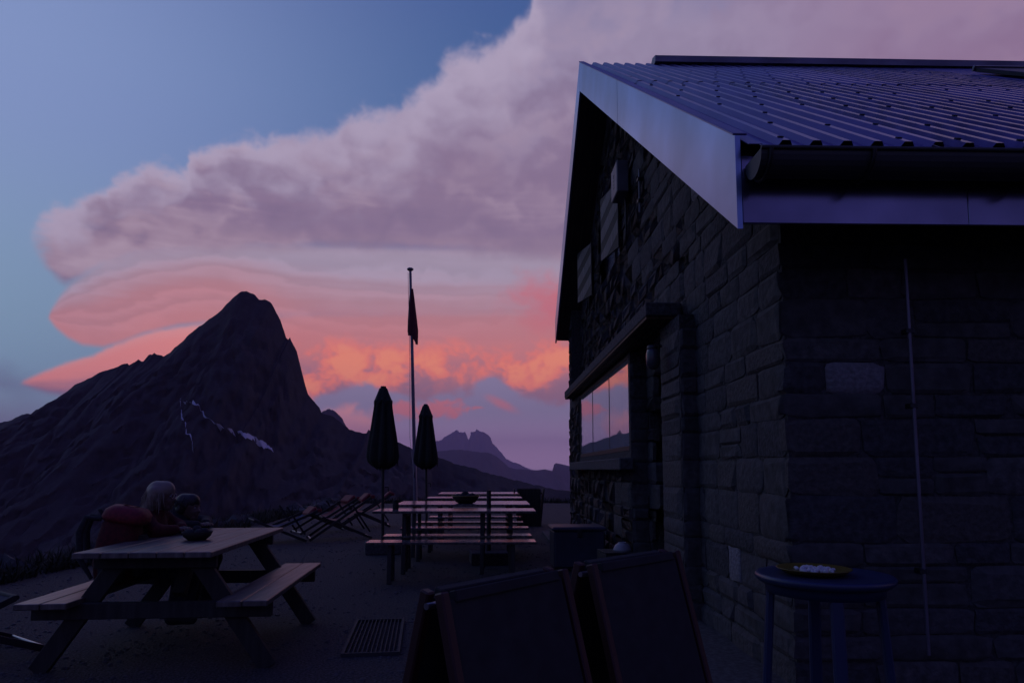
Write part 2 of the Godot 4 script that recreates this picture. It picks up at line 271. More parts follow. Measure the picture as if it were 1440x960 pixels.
class MB:
	var st := SurfaceTool.new()
	func _init(smooth := false) -> void:
		st.begin(Mesh.PRIMITIVE_TRIANGLES)
		st.set_smooth_group(0 if smooth else -1)
	func tri(a: Vector3, b: Vector3, c: Vector3) -> void:
		st.add_vertex(a); st.add_vertex(b); st.add_vertex(c)
	func quad(a: Vector3, b: Vector3, c: Vector3, d: Vector3) -> void:
		tri(a, b, c); tri(a, c, d)
	func smooth(on: bool) -> void:
		st.set_smooth_group(0 if on else -1)
	# a box with chamfered edges, centred at c, half sizes h, turned by b
	func box(c: Vector3, size: Vector3, bevel := 0.0, b := Basis.IDENTITY) -> void:
		var h := size * 0.5
		var k := minf(bevel, minf(h.x, minf(h.y, h.z)) * 0.9)
		if k <= 0.0:
			var p: Array[Vector3] = []
			for i in 8: p.append(c + b * Vector3(h.x * (1 if i & 1 else -1), h.y * (1 if i & 2 else -1), h.z * (1 if i & 4 else -1)))
			quad(p[0], p[2], p[3], p[1]); quad(p[4], p[5], p[7], p[6]); quad(p[0], p[1], p[5], p[4])
			quad(p[2], p[6], p[7], p[3]); quad(p[0], p[4], p[6], p[2]); quad(p[1], p[3], p[7], p[5])
			return
		var v := func(sx: float, sy: float, sz: float, ax: int) -> Vector3:
			var q := Vector3(sx * h.x, sy * h.y, sz * h.z)
			for i in 3:
				if i != ax: q[i] -= signf(q[i]) * k
			return c + b * q
		for ax in 3:
			var u := (ax + 1) % 3
			var w := (ax + 2) % 3
			for s in [-1.0, 1.0]:
				var ring: Array[Vector3] = []
				for st2 in [[-1, -1], [1, -1], [1, 1], [-1, 1]]:
					var sg := [0.0, 0.0, 0.0]
					sg[ax] = s; sg[u] = float(st2[0]); sg[w] = float(st2[1])
					ring.append(v.call(sg[0], sg[1], sg[2], ax))
				if s > 0: quad(ring[0], ring[3], ring[2], ring[1])
				else: quad(ring[0], ring[1], ring[2], ring[3])
		for ax in 3:                                  # edges along axis ax
			var u := (ax + 1) % 3
			var w := (ax + 2) % 3
			for su in [-1.0, 1.0]:
				for sw2 in [-1.0, 1.0]:
					var g := func(t: float, face: int) -> Vector3:
						var sg := [0.0, 0.0, 0.0]
						sg[ax] = t; sg[u] = su; sg[w] = sw2
						return v.call(sg[0], sg[1], sg[2], face)
					quad(g.call(-1.0, u), g.call(1.0, u), g.call(1.0, w), g.call(-1.0, w))
		for sx in [-1.0, 1.0]:
			for sy in [-1.0, 1.0]:
				for sz in [-1.0, 1.0]:
					tri(v.call(sx, sy, sz, 0), v.call(sx, sy, sz, 1), v.call(sx, sy, sz, 2))
	# a box beam from a to b
	func beam(a: Vector3, b: Vector3, w: float, t: float, bevel := 0.0, up := Vector3.UP) -> void:
		var z := (b - a).normalized()
		var x := up.cross(z)
		if x.length() < 0.01: x = Vector3.RIGHT.cross(z)
		x = x.normalized()
		box((a + b) * 0.5, Vector3(w, t, a.distance_to(b)), bevel, Basis(x, z.cross(x), z))
	func tube(pts: Array, r: Array, seg := 10, cap := true) -> void:
		var rings: Array = []
		var n := Vector3.ZERO
		for i in pts.size():
			var d: Vector3 = (pts[mini(i + 1, pts.size() - 1)] - pts[maxi(i - 1, 0)]).normalized()
			if i == 0: n = (Vector3.UP if absf(d.y) < 0.9 else Vector3.RIGHT).cross(d).normalized()
			else: n = (n - d * n.dot(d)).normalized()
			var bn := d.cross(n)
			var ring: Array[Vector3] = []
			var rad: float = r[i] if i < r.size() else r[r.size() - 1]
			for k in seg:
				var t := TAU * k / seg
				ring.append(pts[i] + (n * cos(t) + bn * sin(t)) * rad)
			rings.append(ring)
		for i in rings.size() - 1:
			for k in seg:
				quad(rings[i][k], rings[i][(k + 1) % seg], rings[i + 1][(k + 1) % seg], rings[i + 1][k])
		if cap:
			smooth(false)
			for e in [0, rings.size() - 1]:
				for k in seg: tri(pts[e], rings[e][(k + 1) % seg], rings[e][k])
			smooth(true)
	# profile points are (radius, height)
	func lathe(prof: PackedVector2Array, seg := 24, at := Vector3.ZERO) -> void:
		for i in prof.size() - 1:
			for k in seg:
				var a := TAU * k / seg
				var b := TAU * (k + 1) / seg
				var p := prof[i]
				var q := prof[i + 1]
				quad(at + Vector3(cos(a) * p.x, p.y, sin(a) * p.x), at + Vector3(cos(b) * p.x, p.y, sin(b) * p.x), at + Vector3(cos(b) * q.x, q.y, sin(b) * q.x), at + Vector3(cos(a) * q.x, q.y, sin(a) * q.x))
	# a (z, y) outline pushed along x from x0 to x1
	func extrude_x(poly: PackedVector2Array, x0: float, x1: float) -> void:
		for i in poly.size():
			var p := poly[i]
			var q := poly[(i + 1) % poly.size()]
			quad(Vector3(x0, p.y, p.x), Vector3(x1, p.y, p.x), Vector3(x1, q.y, q.x), Vector3(x0, q.y, q.x))
		var idx := Geometry2D.triangulate_polygon(poly)
		for x in [x0, x1]:
			for i in range(0, idx.size(), 3):
				tri(Vector3(x, poly[idx[i]].y, poly[idx[i]].x), Vector3(x, poly[idx[i + 1]].y, poly[idx[i + 1]].x), Vector3(x, poly[idx[i + 2]].y, poly[idx[i + 2]].x))
	func done() -> ArrayMesh:
		st.generate_normals()
		return st.commit()

func one_box(c: Vector3, size: Vector3, bevel := 0.0, b := Basis.IDENTITY) -> ArrayMesh:
	var m := MB.new()
	m.box(c, size, bevel, b)
	return m.done()

func one_beam(a: Vector3, b: Vector3, w: float, t: float, bevel := 0.0, up := Vector3.UP) -> ArrayMesh:
	var m := MB.new()
	m.beam(a, b, w, t, bevel, up)
	return m.done()

func one_tube(pts: Array, r: Array, seg := 10) -> ArrayMesh:
	var m := MB.new(true)
	m.tube(pts, r, seg)
	return m.done()

func one_lathe(prof: Array, seg := 24, at := Vector3.ZERO) -> ArrayMesh:
	var m := MB.new(true)
	m.lathe(PackedVector2Array(prof), seg, at)
	return m.done()

# ------------------------------------------------------------------ materials (albedo given linear)
func noise_tex(seed_: int, freq: float, oct: int, lo: float, hi: float, size := 512, kind := FastNoiseLite.TYPE_SIMPLEX_SMOOTH) -> NoiseTexture2D:
	var n := FastNoiseLite.new()
	n.seed = seed_; n.frequency = freq; n.fractal_octaves = oct; n.noise_type = kind
	var t := NoiseTexture2D.new()
	t.noise = n; t.width = size; t.height = size; t.seamless = true
	var g := Gradient.new()
	g.set_color(0, Color(lo, lo, lo)); g.set_color(1, Color(hi, hi, hi))
	t.color_ramp = g
	return t

func streak_tex(seed_: int, lo: float, hi: float, stretch: int, w := 512, h := 512) -> ImageTexture:
	# grain that runs along v
	var n := FastNoiseLite.new()
	n.seed = seed_; n.frequency = 0.06; n.fractal_octaves = 4
	var im := Image.create(w, h, false, Image.FORMAT_RGB8)
	for y in h:
		for x in w:
			var s := n.get_noise_3d(cos(TAU * x / w) * 60.0, sin(TAU * x / w) * 60.0, y / float(stretch)) * 0.5 + 0.5
			var v := lerpf(lo, hi, clampf(s + 0.12 * n.get_noise_2d(x * 6.0, y * 0.7), 0.0, 1.0))
			im.set_pixel(x, y, Color(v, v, v))
	return ImageTexture.create_from_image(im)

func mat(called: String, c: Color, rough: float, metal := 0.0, tex: Texture2D = null, scale := 1.0, bump: Texture2D = null, depth := 0.0) -> StandardMaterial3D:
	var m := StandardMaterial3D.new()
	m.resource_name = called
	m.albedo_color = c.linear_to_srgb()
	m.roughness = rough
	m.metallic = metal
	if tex or bump:
		m.uv1_triplanar = true
		m.uv1_world_triplanar = true
		m.uv1_scale = Vector3.ONE * scale
	if tex: m.albedo_texture = tex
	if bump:
		m.heightmap_enabled = true
		m.heightmap_texture = bump
		m.heightmap_scale = depth
	M[called] = m
	return m

func materials() -> void:
	var fine := noise_tex(3, 0.03, 5, 0.55, 1.0)
	var blotch := noise_tex(4, 0.012, 5, 0.35, 1.0)
	var calm := noise_tex(31, 0.02, 5, 0.7, 1.0)
	var blotch_calm := noise_tex(32, 0.012, 5, 0.6, 1.0)
	var speck := noise_tex(6, 0.09, 4, 0.3, 1.0)
	var rough_rock := noise_tex(8, 0.02, 6, 0.0, 1.0)
	var grit := noise_tex(9, 0.12, 3, 0.0, 1.0, 512, FastNoiseLite.TYPE_CELLULAR)
	var grain := streak_tex(12, 0.45, 1.0, 14)
	var smudge := noise_tex(21, 0.008, 4, 0.75, 1.0)
	mat("gravel", Color(0.115, 0.112, 0.112), 0.95, 0.0, speck, 0.9, grit, 2.0)
	mat("meadow", Color(0.05, 0.052, 0.04), 0.98, 0.0, blotch, 0.05)
	mat("rock", Color(0.032, 0.031, 0.031), 0.95, 0.0, blotch, 0.011)
	mat("scree", Color(0.05, 0.05, 0.045), 0.97, 0.0, blotch, 0.006)
	mat("far_rock", Color(0.05, 0.047, 0.047), 0.95, 0.0, blotch, 0.0008)
	mat("snow", Color(0.5, 0.52, 0.57), 0.7)
	mat("mortar", Color(0.085, 0.083, 0.083), 0.97, 0.0, fine, 1.5, rough_rock, 1.0)
	var tones := [Color(0.10, 0.098, 0.096), Color(0.088, 0.086, 0.088), Color(0.118, 0.114, 0.112), Color(0.095, 0.088, 0.082), Color(0.075, 0.075, 0.08), Color(0.26, 0.25, 0.265)]
	for i in tones.size():
		mat("stone%d" % i, tones[i], 0.92, 0.0, calm if i % 2 else blotch_calm, 1.1 + 0.3 * i, rough_rock, 0.7)
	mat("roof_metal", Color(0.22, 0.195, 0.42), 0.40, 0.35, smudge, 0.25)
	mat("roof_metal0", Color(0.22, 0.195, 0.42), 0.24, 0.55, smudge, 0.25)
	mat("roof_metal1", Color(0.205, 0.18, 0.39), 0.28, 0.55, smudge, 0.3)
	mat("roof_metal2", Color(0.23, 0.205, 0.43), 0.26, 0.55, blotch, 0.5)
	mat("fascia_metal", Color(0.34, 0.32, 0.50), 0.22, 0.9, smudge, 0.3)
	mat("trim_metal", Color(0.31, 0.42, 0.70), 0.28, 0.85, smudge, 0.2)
	mat("zinc", Color(0.22, 0.21, 0.27), 0.45, 0.7, smudge, 0.3)
	mat("gutter_paint", Color(0.045, 0.045, 0.048), 0.6)
	mat("bulkhead", Color(0.06, 0.06, 0.07), 0.2)
	mat("soffit_wood", Color(0.10, 0.08, 0.065), 0.85, 0.0, grain, 0.8)
	mat("beam_wood", Color(0.17, 0.09, 0.035), 0.7, 0.0, grain, 0.8)
	mat("table_wood", Color(0.23, 0.20, 0.17), 0.42, 0.0, grain, 1.0, grain, 0.06)
	mat("table_frame", Color(0.055, 0.05, 0.046), 0.7, 0.0, grain, 1.0)
	mat("plank_varnish", Color(0.25, 0.22, 0.19), 0.15, 0.0, grain, 1.0)
	mat("steel_dark", Color(0.045, 0.045, 0.05), 0.5, 0.8)
	mat("steel", Color(0.30, 0.30, 0.33), 0.32, 0.9)
	mat("concrete", Color(0.12, 0.117, 0.118), 0.92, 0.0, fine, 1.2, grit, 0.4)
	mat("parasol_cloth", Color(0.035, 0.04, 0.03), 0.9, 0.0, fine, 2.0)
	mat("flag_cloth", Color(0.10, 0.015, 0.02), 0.85)
	mat("rope", Color(0.4, 0.38, 0.34), 0.9)
	mat("white_paint", Color(0.34, 0.34, 0.36), 0.5, 0.0, smudge, 0.6)
	mat("box_paint", Color(0.22, 0.22, 0.25), 0.5, 0.0, smudge, 0.7)
	mat("shutter_white", Color(0.15, 0.15, 0.17), 0.6, 0.0, grain, 1.0)
	mat("shutter_dark", Color(0.025, 0.022, 0.024), 0.7, 0.0, grain, 1.0)
	mat("red_paint", Color(0.05, 0.009, 0.010), 0.55, 0.0, smudge, 0.8)
	mat("chalkboard", Color(0.032, 0.033, 0.034), 0.85, 0.0, fine, 1.0)
	mat("red_cloth", Color(0.13, 0.007, 0.010), 0.85, 0.0, fine, 2.0)
	mat("red_cloth_bright", Color(0.30, 0.02, 0.03), 0.7, 0.0, fine, 2.0)
	mat("dark_cloth", Color(0.04, 0.041, 0.044), 0.9, 0.0, fine, 2.0)
	mat("blue_cloth", Color(0.05, 0.06, 0.16), 0.85, 0.0, fine, 2.0)
	mat("grey_cloth", Color(0.08, 0.08, 0.10), 0.85, 0.0, fine, 2.0)
	mat("jeans", Color(0.05, 0.06, 0.10), 0.9, 0.0, fine, 2.0)
	mat("skin", Color(0.13, 0.08, 0.06), 0.55)
	M.skin.subsurf_scatter_enabled = true
	M.skin.subsurf_scatter_strength = 0.08
	mat("blond_hair", Color(0.22, 0.18, 0.13), 0.5)
	mat("dark_hair", Color(0.02, 0.015, 0.012), 0.5)
	mat("blue_plastic", Color(0.022, 0.034, 0.085), 0.38)
	mat("yellow_plastic", Color(0.12, 0.09, 0.012), 0.4)
	mat("pebble", Color(0.5, 0.5, 0.52), 0.7)
	mat("box_blue", Color(0.045, 0.05, 0.08), 0.55, 0.0, smudge, 0.7)
	mat("wicker", Color(0.05, 0.035, 0.025), 0.8, 0.0, speck, 3.0)
	mat("rubber", Color(0.03, 0.03, 0.032), 0.8)
	mat("grass", Color(0.03, 0.032, 0.018), 0.9)
	mat("door_wood", Color(0.09, 0.06, 0.04), 0.6, 0.0, grain, 0.9)
	var glass := StandardMaterial3D.new()
	glass.albedo_color = Color(0.92, 0.92, 0.94, 0.06)
	glass.metallic = 0.55                             # sun-control glazing with a mirror coat
	glass.roughness = 0.02
	glass.transparency = BaseMaterial3D.TRANSPARENCY_ALPHA
	glass.metallic_specular = 0.5
	M.glass = glass
	var opal := StandardMaterial3D.new()
	opal.albedo_color = Color(0.62, 0.62, 0.62)
	opal.roughness = 0.15
	M.opal = opal

# ------------------------------------------------------------------ land
func terrace_out(x: float, z: float) -> float:
	# how far a point lies outside the flat terrace
	var ex := maxf(0.0, -6.0 + 0.5 * fn.get_noise_2d(z * 2.0, 7.0) - x)
	var ez := maxf(0.0, -26.5 - z)
	var er := maxf(0.0, x - 40.0)
	return Vector3(ex, ez, er).length()

func land_height(x: float, z: float) -> float:
	var d := terrace_out(x, z)
	if z > 30.0 and d <= 0.0: return (z - 30.0) * 0.12 if z < 800.0 else 92.0
	if d <= 0.0: return 0.0
	return -290.0 * (1.0 - exp(-d / 480.0)) + fn.get_noise_2d(x * 0.7, z * 0.7) * minf(d * 0.06, 9.0)

func terrain() -> void:
	var m := MB.new(true)
	var radii := [0.0]
	var r := 0.8
	while r < 33000.0:
		radii.append(r)
		r *= 1.055 if r > 6.0 else 1.18
	var seg := 220
	var rows: Array = []
	for rr: float in radii:
		var row := PackedVector3Array()
		for k in seg + 1:
			var a := TAU * k / seg
			var x := sin(a) * rr
			var z := -cos(a) * rr - 1.0
			row.append(Vector3(x, land_height(x, z), z))
		rows.append(row)
	for i in rows.size() - 1:
		for k in seg:
			m.quad(rows[i][k], rows[i + 1][k], rows[i + 1][k + 1], rows[i][k + 1])
	structure("ground", m.done(), M.meadow)
	# the gravel terrace is a sheet of its own, a little above the turf, with a torn edge on the valley side
	m = MB.new(true)
	var zs := 90
	var xs := 60
	var pts: Array = []
	for i in zs + 1:
		var z := lerpf(9.0, -25.6, i / float(zs))
		var row := PackedVector3Array()
		var left := -5.4 + 0.5 * fn.get_noise_2d(z * 2.0, 7.0) + 0.25 * fn.get_noise_2d(z * 11.0, 3.0)
		for k in xs + 1:
			var x := lerpf(left, 11.0, pow(k / float(xs), 1.25))
			row.append(Vector3(x, 0.008 + 0.006 * (fn.get_noise_2d(x * 9.0, z * 9.0) + 1.0), z))
		pts.append(row)
	for i in zs:
		for k in xs:
			m.quad(pts[i][k], pts[i + 1][k], pts[i + 1][k + 1], pts[i][k + 1])
	structure("terrace", m.done(), M.gravel)

# a mountain under a given crest: the crest runs along x, the faces fall away to the front and the back
func face_point(c: Vector3, t: float, reach: float, foot: float, steep: float, bump: float, scale: float) -> Vector3:
	var g := 1.0 - pow(1.0 - t, steep)
	var p := Vector3(c.x, lerpf(c.y, foot, g), c.z + reach * t)
	var k := smoothstep(0.0, 0.12, t) * (1.0 - smoothstep(0.85, 1.0, t))
	var n := fn.get_noise_2d(p.x * scale, p.z * scale * 0.35 + p.y * scale * 0.25)
	var n2 := fn.get_noise_2d(p.x * scale * 4.0 + 50.0, p.z * scale * 1.5 + p.y * scale)
	var n3 := fn.get_noise_3d(p.x * scale * 13.0, p.y * scale * 9.0, p.z * scale * 9.0)
	var rib := 1.0 - absf(n) * 2.0
	p.z += bump * k * (rib * 1.2 + n2 * 1.1 + n3 * 0.8)
	p.x += bump * k * n3 * 0.25
	p.y -= bump * k * (0.35 - 0.35 * rib + 0.4 * absf(n2) + 0.5 * absf(n3))
	return p

func mountain(called: String, crest: PackedVector3Array, m: Material, reach: float, back: float, foot: float, steep: float, bump: float, scale: float, jag: float, cols := 240, rows := 48) -> void:
	var mb := MB.new(true)
	var x0 := crest[0].x
	var x1 := crest[crest.size() - 1].x
	var xs := PackedFloat32Array()
	for i in cols + 1: xs.append(lerpf(x0, x1, i / float(cols)))
	for c in crest: xs.append(c.x)
	xs.sort()
	var grid: Array = []
	for x in xs:
		var i := 0
		while i < crest.size() - 2 and crest[i + 1].x < x: i += 1
		var c := crest[i].lerp(crest[i + 1], clampf((x - crest[i].x) / maxf(crest[i + 1].x - crest[i].x, 0.001), 0.0, 1.0))
		c.y += jag * (fn.get_noise_2d(x * scale * 9.0, 99.0) + 0.5 * fn.get_noise_2d(x * scale * 31.0, 9.0))
		var col := PackedVector3Array()
		for r in 5: col.append(Vector3(c.x, lerpf(foot, c.y, r / 5.0), c.z - back * (1.0 - r / 5.0)))
		for r in rows + 1: col.append(face_point(c, pow(r / float(rows), 1.4), reach, foot, steep, bump, scale))
		grid.append(col)
	for i in grid.size() - 1:
		for r in grid[i].size() - 1:
			mb.quad(grid[i][r], grid[i][r + 1], grid[i + 1][r + 1], grid[i + 1][r])
	structure(called, mb.done(), m)

func snow_gully(path: PackedVector2Array, width: float) -> void:
	# path holds (x, t) on the face of the main peak; the strip lies on the rock, wider and narrower, with breaks
	var mb := MB.new(true)
	var prev: Array = []
	var n := 60
	for i in n + 1:
		var f := i / float(n) * (path.size() - 1)
		var k := mini(int(f), path.size() - 2)
		var q := path[k].lerp(path[k + 1], f - k)
		var w := width * (0.55 + 0.9 * fn.get_noise_1d(i * 29.0) * 1.6 + 0.4 * i / n)
		if w < width * 0.3:
			prev = []
			continue
		var c := crest_at(MAIN_CREST, q.x - w * 0.5)
		var d := crest_at(MAIN_CREST, q.x + w * 0.5)
		var a := face_point(c, q.y, 1000.0, -250.0, 1.7, 38.0, 0.02) + Vector3(0, 3.0, 4.0)
		var b := face_point(d, q.y + 0.004, 1000.0, -250.0, 1.7, 38.0, 0.02) + Vector3(0, 3.0, 4.0)
		if prev.size() == 2: mb.quad(prev[0], prev[1], b, a)
		prev = [a, b]
	var o := structure("snow_gully", mb.done(), M.snow)
	o.name = numbered("snow_gully")

func crest_at(crest: PackedVector3Array, x: float) -> Vector3:
	var i := 0
	while i < crest.size() - 2 and crest[i + 1].x < x: i += 1
	return crest[i].lerp(crest[i + 1], clampf((x - crest[i].x) / maxf(crest[i + 1].x - crest[i].x, 0.001), 0.0, 1.0))

func land() -> void:
	terrain()
	mountain("far_mountain", FAR_CREST, M.far_rock, 6000.0, 4000.0, -1000.0, 1.2, 100.0, 0.004, 45.0, 420, 24)
	mountain("middle_ridge", MID_CREST, M.rock, 3500.0, 2200.0, -700.0, 1.2, 60.0, 0.008, 9.0, 300, 24)
	mountain("rock_spire", SPIRE_CREST, M.rock, 1300.0, 600.0, -400.0, 1.3, 35.0, 0.02, 9.0, 80, 20)
	mountain("mountain", MAIN_CREST, M.rock, 1000.0, 600.0, -250.0, 1.7, 38.0, 0.02, 4.0, 760, 110)
	snow_gully(SNOW_A, 5.0)
	snow_gully(SNOW_B, 2.2)

# ------------------------------------------------------------------ the hut
const WALL_X := 1.70
const NEAR_Z := -3.9
const FAR_Z := -13.45
const END_X := 10.0
const RIDGE_Z := -9.55

func roof_top(z: float) -> float:
	return 2.996 + 0.692 * (-3.379 - z) if z > RIDGE_Z else 7.266 - 0.692 * (RIDGE_Z - z)

func soffit(z: float) -> float:
	return 2.525 + 0.7 * (-3.421 - z) if z > RIDGE_Z else 6.815 - 0.7 * (RIDGE_Z - z)

# a rough stone of size one: bulging broken face towards +z, sides going back to z = -1
func stone_mesh(seed_: int) -> ArrayMesh:
	var r := RandomNumberGenerator.new()
	r.seed = seed_
	var m := MB.new(seed_ % 3 == 0)
	var g: Array = []
	for j in 4:
		var row: Array[Vector3] = []
		for i in 4:
			var u := [-0.5, -0.36, 0.36, 0.5][i] as float
			var v := [-0.5, -0.34, 0.34, 0.5][j] as float
			var edge := (i == 0 or i == 3) or (j == 0 or j == 3)
			var corner := (i == 0 or i == 3) and (j == 0 or j == 3)
			var p := Vector3(u + r.randf_range(-0.045, 0.03), v + r.randf_range(-0.06, 0.05), 0.0)
			if corner: p *= r.randf_range(0.88, 0.98)
			p.z = r.randf_range(-0.35, -0.05) if edge else r.randf_range(0.0, 0.85)
			row.append(p)
		g.append(row)
	for j in 3:
		for i in 3: m.quad(g[j][i], g[j + 1][i], g[j + 1][i + 1], g[j][i + 1])
	var rim: Array[Vector3] = []
	for i in 4: rim.append(g[0][i])
	for j in range(1, 4): rim.append(g[j][3])
	for i in range(2, -1, -1): rim.append(g[3][i])
	for j in range(2, 0, -1): rim.append(g[j][0])
	for i in rim.size():
		var a := rim[i]
		var b := rim[(i + 1) % rim.size()]
		m.quad(a, b, Vector3(b.x, b.y, -3.2), Vector3(a.x, a.y, -3.2))
	return m.done()

var stone_shapes: Array[ArrayMesh] = []
var stones: Array = []           # [size in view, parent, transform, shape, tone]

func lay_stone(parent: Node3D, centre: Vector3, out: Vector3, w: float, h: float, tone := -1) -> void:
	if tone < 0 and h > 0.19 and w > 0.3 and rng.randf() < 0.22:     # two thin stones in place of a thick one
		var f := rng.randf_range(0.4, 0.6)
		lay_stone(parent, centre + Vector3(0, h * (f - 1.0) * 0.5, 0), out, w, h * f)
		lay_stone(parent, centre + Vector3(0, h * f * 0.5, 0), out, w, h * (1.0 - f))
		return
	var along := Vector3.UP.cross(out).normalized()
	var depth := rng.randf_range(0.012, 0.030)
	var b := Basis(along * (w - 0.008), Vector3.UP * (h - 0.008), out * depth)
	if rng.randf() < 0.5: b = Basis(-b.x, b.y, b.z)
	var eye := Vector3(0, 1.26, 0)
	var d := centre.distance_to(eye)
	var facing := absf((centre - eye).normalized().dot(out))
	var seen := w * h * facing / (d * d)
	if tone < 0:
		var k := rng.randf()
		tone = 5 if k > 0.962 and out.x < -0.5 and centre.z > -5.5 else 0 if k < 0.3 else 1 if k < 0.55 else 2 if k < 0.68 else 3 if k < 0.82 else 4
	stones.append([seen, parent, Transform3D(b, centre + out * 0.010), rng.randi() % stone_shapes.size(), tone])

func place_stones() -> void:
	stones.sort_custom(func(a, b): return a[0] > b[0])
	var rest := {}
	for i in stones.size():
		var s: Array = stones[i]
		if i < 295:
			part("stone", stone_shapes[s[3]], M["stone%d" % s[4]], s[1], s[2])
		else:
			var key := [s[1], s[4]]
			if not rest.has(key):
				rest[key] = SurfaceTool.new()
				rest[key].begin(Mesh.PRIMITIVE_TRIANGLES)
			rest[key].append_from(stone_shapes[s[3]], 0, s[2])
	var whole := {}
	for key: Array in rest:
		var st: SurfaceTool = rest[key]
		st.set_material(M["stone%d" % key[1]])
		whole[key[0]] = st.commit(whole.get(key[0], null))
	for w: Node3D in whole:
		part("stonework", whole[w], null, w).set_meta("kind", "stuff")

func hut() -> void:
	var h := thing("mountain_hut", "dark stone mountain hut with ribbed metal roof and long window", "hut", Vector3.ZERO)
	var base := func(called: String, mesh: Mesh, m: Material, parent: Node3D = h) -> MeshInstance3D: return part(called, mesh, m, parent)
	for i in 9: stone_shapes.append(stone_mesh(40 + i))
	# gable wall: strips between the openings, cut to the roof line
	var gable := PackedVector2Array([Vector2(NEAR_Z, 0), Vector2(NEAR_Z, soffit(NEAR_Z) - 0.01), Vector2(RIDGE_Z, soffit(RIDGE_Z) - 0.01), Vector2(FAR_Z, soffit(FAR_Z) - 0.01), Vector2(FAR_Z, 0)])
	var holes := [Rect2(-7.40, 0.0, 1.10, 2.56), Rect2(-11.95, 1.47, 4.40, 1.09), Rect2(-10.85, 4.10, 1.90, 1.05)]
	var mb := MB.new()
	var cuts := [FAR_Z, -13.05, -11.95, -10.85, -8.95, -7.55, -7.40, -6.3, NEAR_Z]
	for i in cuts.size() - 1:
		var spans := [[0.0, 9.0]]
		for r: Rect2 in holes:
			if cuts[i] >= r.position.x - 0.001 and cuts[i + 1] <= r.end.x + 0.001:
				var next: Array = []
				for s: Array in spans:
					if r.position.y > s[0]: next.append([s[0], r.position.y])
					if r.end.y < s[1]: next.append([r.end.y, s[1]])
				spans = next
		for s: Array in spans:
			var rect := PackedVector2Array([Vector2(cuts[i], s[0]), Vector2(cuts[i], s[1]), Vector2(cuts[i + 1], s[1]), Vector2(cuts[i + 1], s[0])])
			for poly in Geometry2D.intersect_polygons(rect, gable):
				mb.extrude_x(poly, WALL_X, WALL_X + 0.4)
	var gw: MeshInstance3D = base.call("gable_wall", mb.done(), M.mortar)
	var ew: MeshInstance3D = base.call("eave_wall", one_box(Vector3((WALL_X + 0.402 + END_X) * 0.5, 1.345, NEAR_Z - 0.2), Vector3(END_X - WALL_X - 0.404, 2.69, 0.398)), M.mortar)
	base.call("rear_wall", one_box(Vector3((WALL_X + 0.402 + END_X) * 0.5, 1.9, FAR_Z + 0.2), Vector3(END_X - WALL_X - 0.404, 3.8, 0.398)), M.mortar)
	mb = MB.new()
	mb.extrude_x(gable, END_X, END_X + 0.4)
	base.call("end_wall", mb.done(), M.mortar)
	base.call("floor", one_box(Vector3(6.0, 0.03, -8.67), Vector3(7.7, 0.06, 8.7)), M.soffit_wood)
	base.call("ceiling", one_box(Vector3(6.0, 2.95, -8.67), Vector3(7.75, 0.08, 8.7)), M.soffit_wood)
	# the window bay stands a hand's breadth proud of the wall; its far end runs up to the roof as a pier
	mb = MB.new()
	mb.extrude_x(PackedVector2Array([Vector2(-7.45, 0), Vector2(-7.45, 1.47), Vector2(FAR_Z + 0.01, 1.47), Vector2(FAR_Z + 0.01, 0)]), 1.50, WALL_X - 0.002)
	mb.extrude_x(PackedVector2Array([Vector2(-7.45, 1.472), Vector2(-7.45, 2.56), Vector2(-7.55, 2.56), Vector2(-7.55, 1.472)]), 1.50, WALL_X - 0.002)
	mb.extrude_x(PackedVector2Array([Vector2(-11.95, 1.472), Vector2(-11.95, 2.56), Vector2(FAR_Z + 0.01, 2.56), Vector2(FAR_Z + 0.01, 1.472)]), 1.50, WALL_X - 0.002)
	mb.extrude_x(PackedVector2Array([Vector2(-13.05, 2.562), Vector2(-13.05, soffit(-13.05) - 0.012), Vector2(FAR_Z + 0.01, soffit(FAR_Z) - 0.012), Vector2(FAR_Z + 0.01, 2.562)]), 1.50, WALL_X - 0.002)
	var pier: MeshInstance3D = base.call("window_bay", mb.done(), M.mortar)
	var pillar: MeshInstance3D = base.call("door_pillar", one_box(Vector3(1.625, 1.28, -5.93), Vector3(0.146, 2.56, 0.66)), M.mortar)
	# stones, course by course; both walls share the courses
	var y := 0.0
	while y < 7.0:
		var ch := rng.randf_range(0.13, 0.27)
		if y < 1.70 and y + ch > 1.60: ch = 1.70 - y
		elif y > 1.69 and y < 1.72: ch = 0.185
		var mid := y + ch * 0.5
		# gable side, running from the near corner to the far one
		var z := NEAR_Z - 0.01
		while z > FAR_Z + 0.12:
			var w := minf(rng.randf_range(0.24, 0.62), z - FAR_Z)
			if z - w - FAR_Z < 0.15: w = z - FAR_Z
			var z0 := z - w
			var inside := y + ch <= soffit(z) + 0.02 and y + ch <= soffit(z0) + 0.02
			for r: Rect2 in holes:
				if mid > r.position.y and mid < r.end.y:
					if z > r.position.x and z0 < r.end.x:
						if z > r.end.x + 0.12: z0 = r.end.x
						elif z0 < r.position.x - 0.12: pass
						else: inside = false
			if z < -5.6 and z > -6.26 and mid < 2.66: inside = false
			if z < -7.40 and mid < 2.66: inside = false
			if z < -13.0: inside = false
			var ww := z - z0
			if inside and not (mid > 2.6 and mid < 2.85 and z < -5.9 and z > -13.0): lay_stone(gw, Vector3(WALL_X, mid, (z + z0) * 0.5), Vector3.LEFT, ww, ch)
			z = z0 if inside else z - minf(w, 0.2)
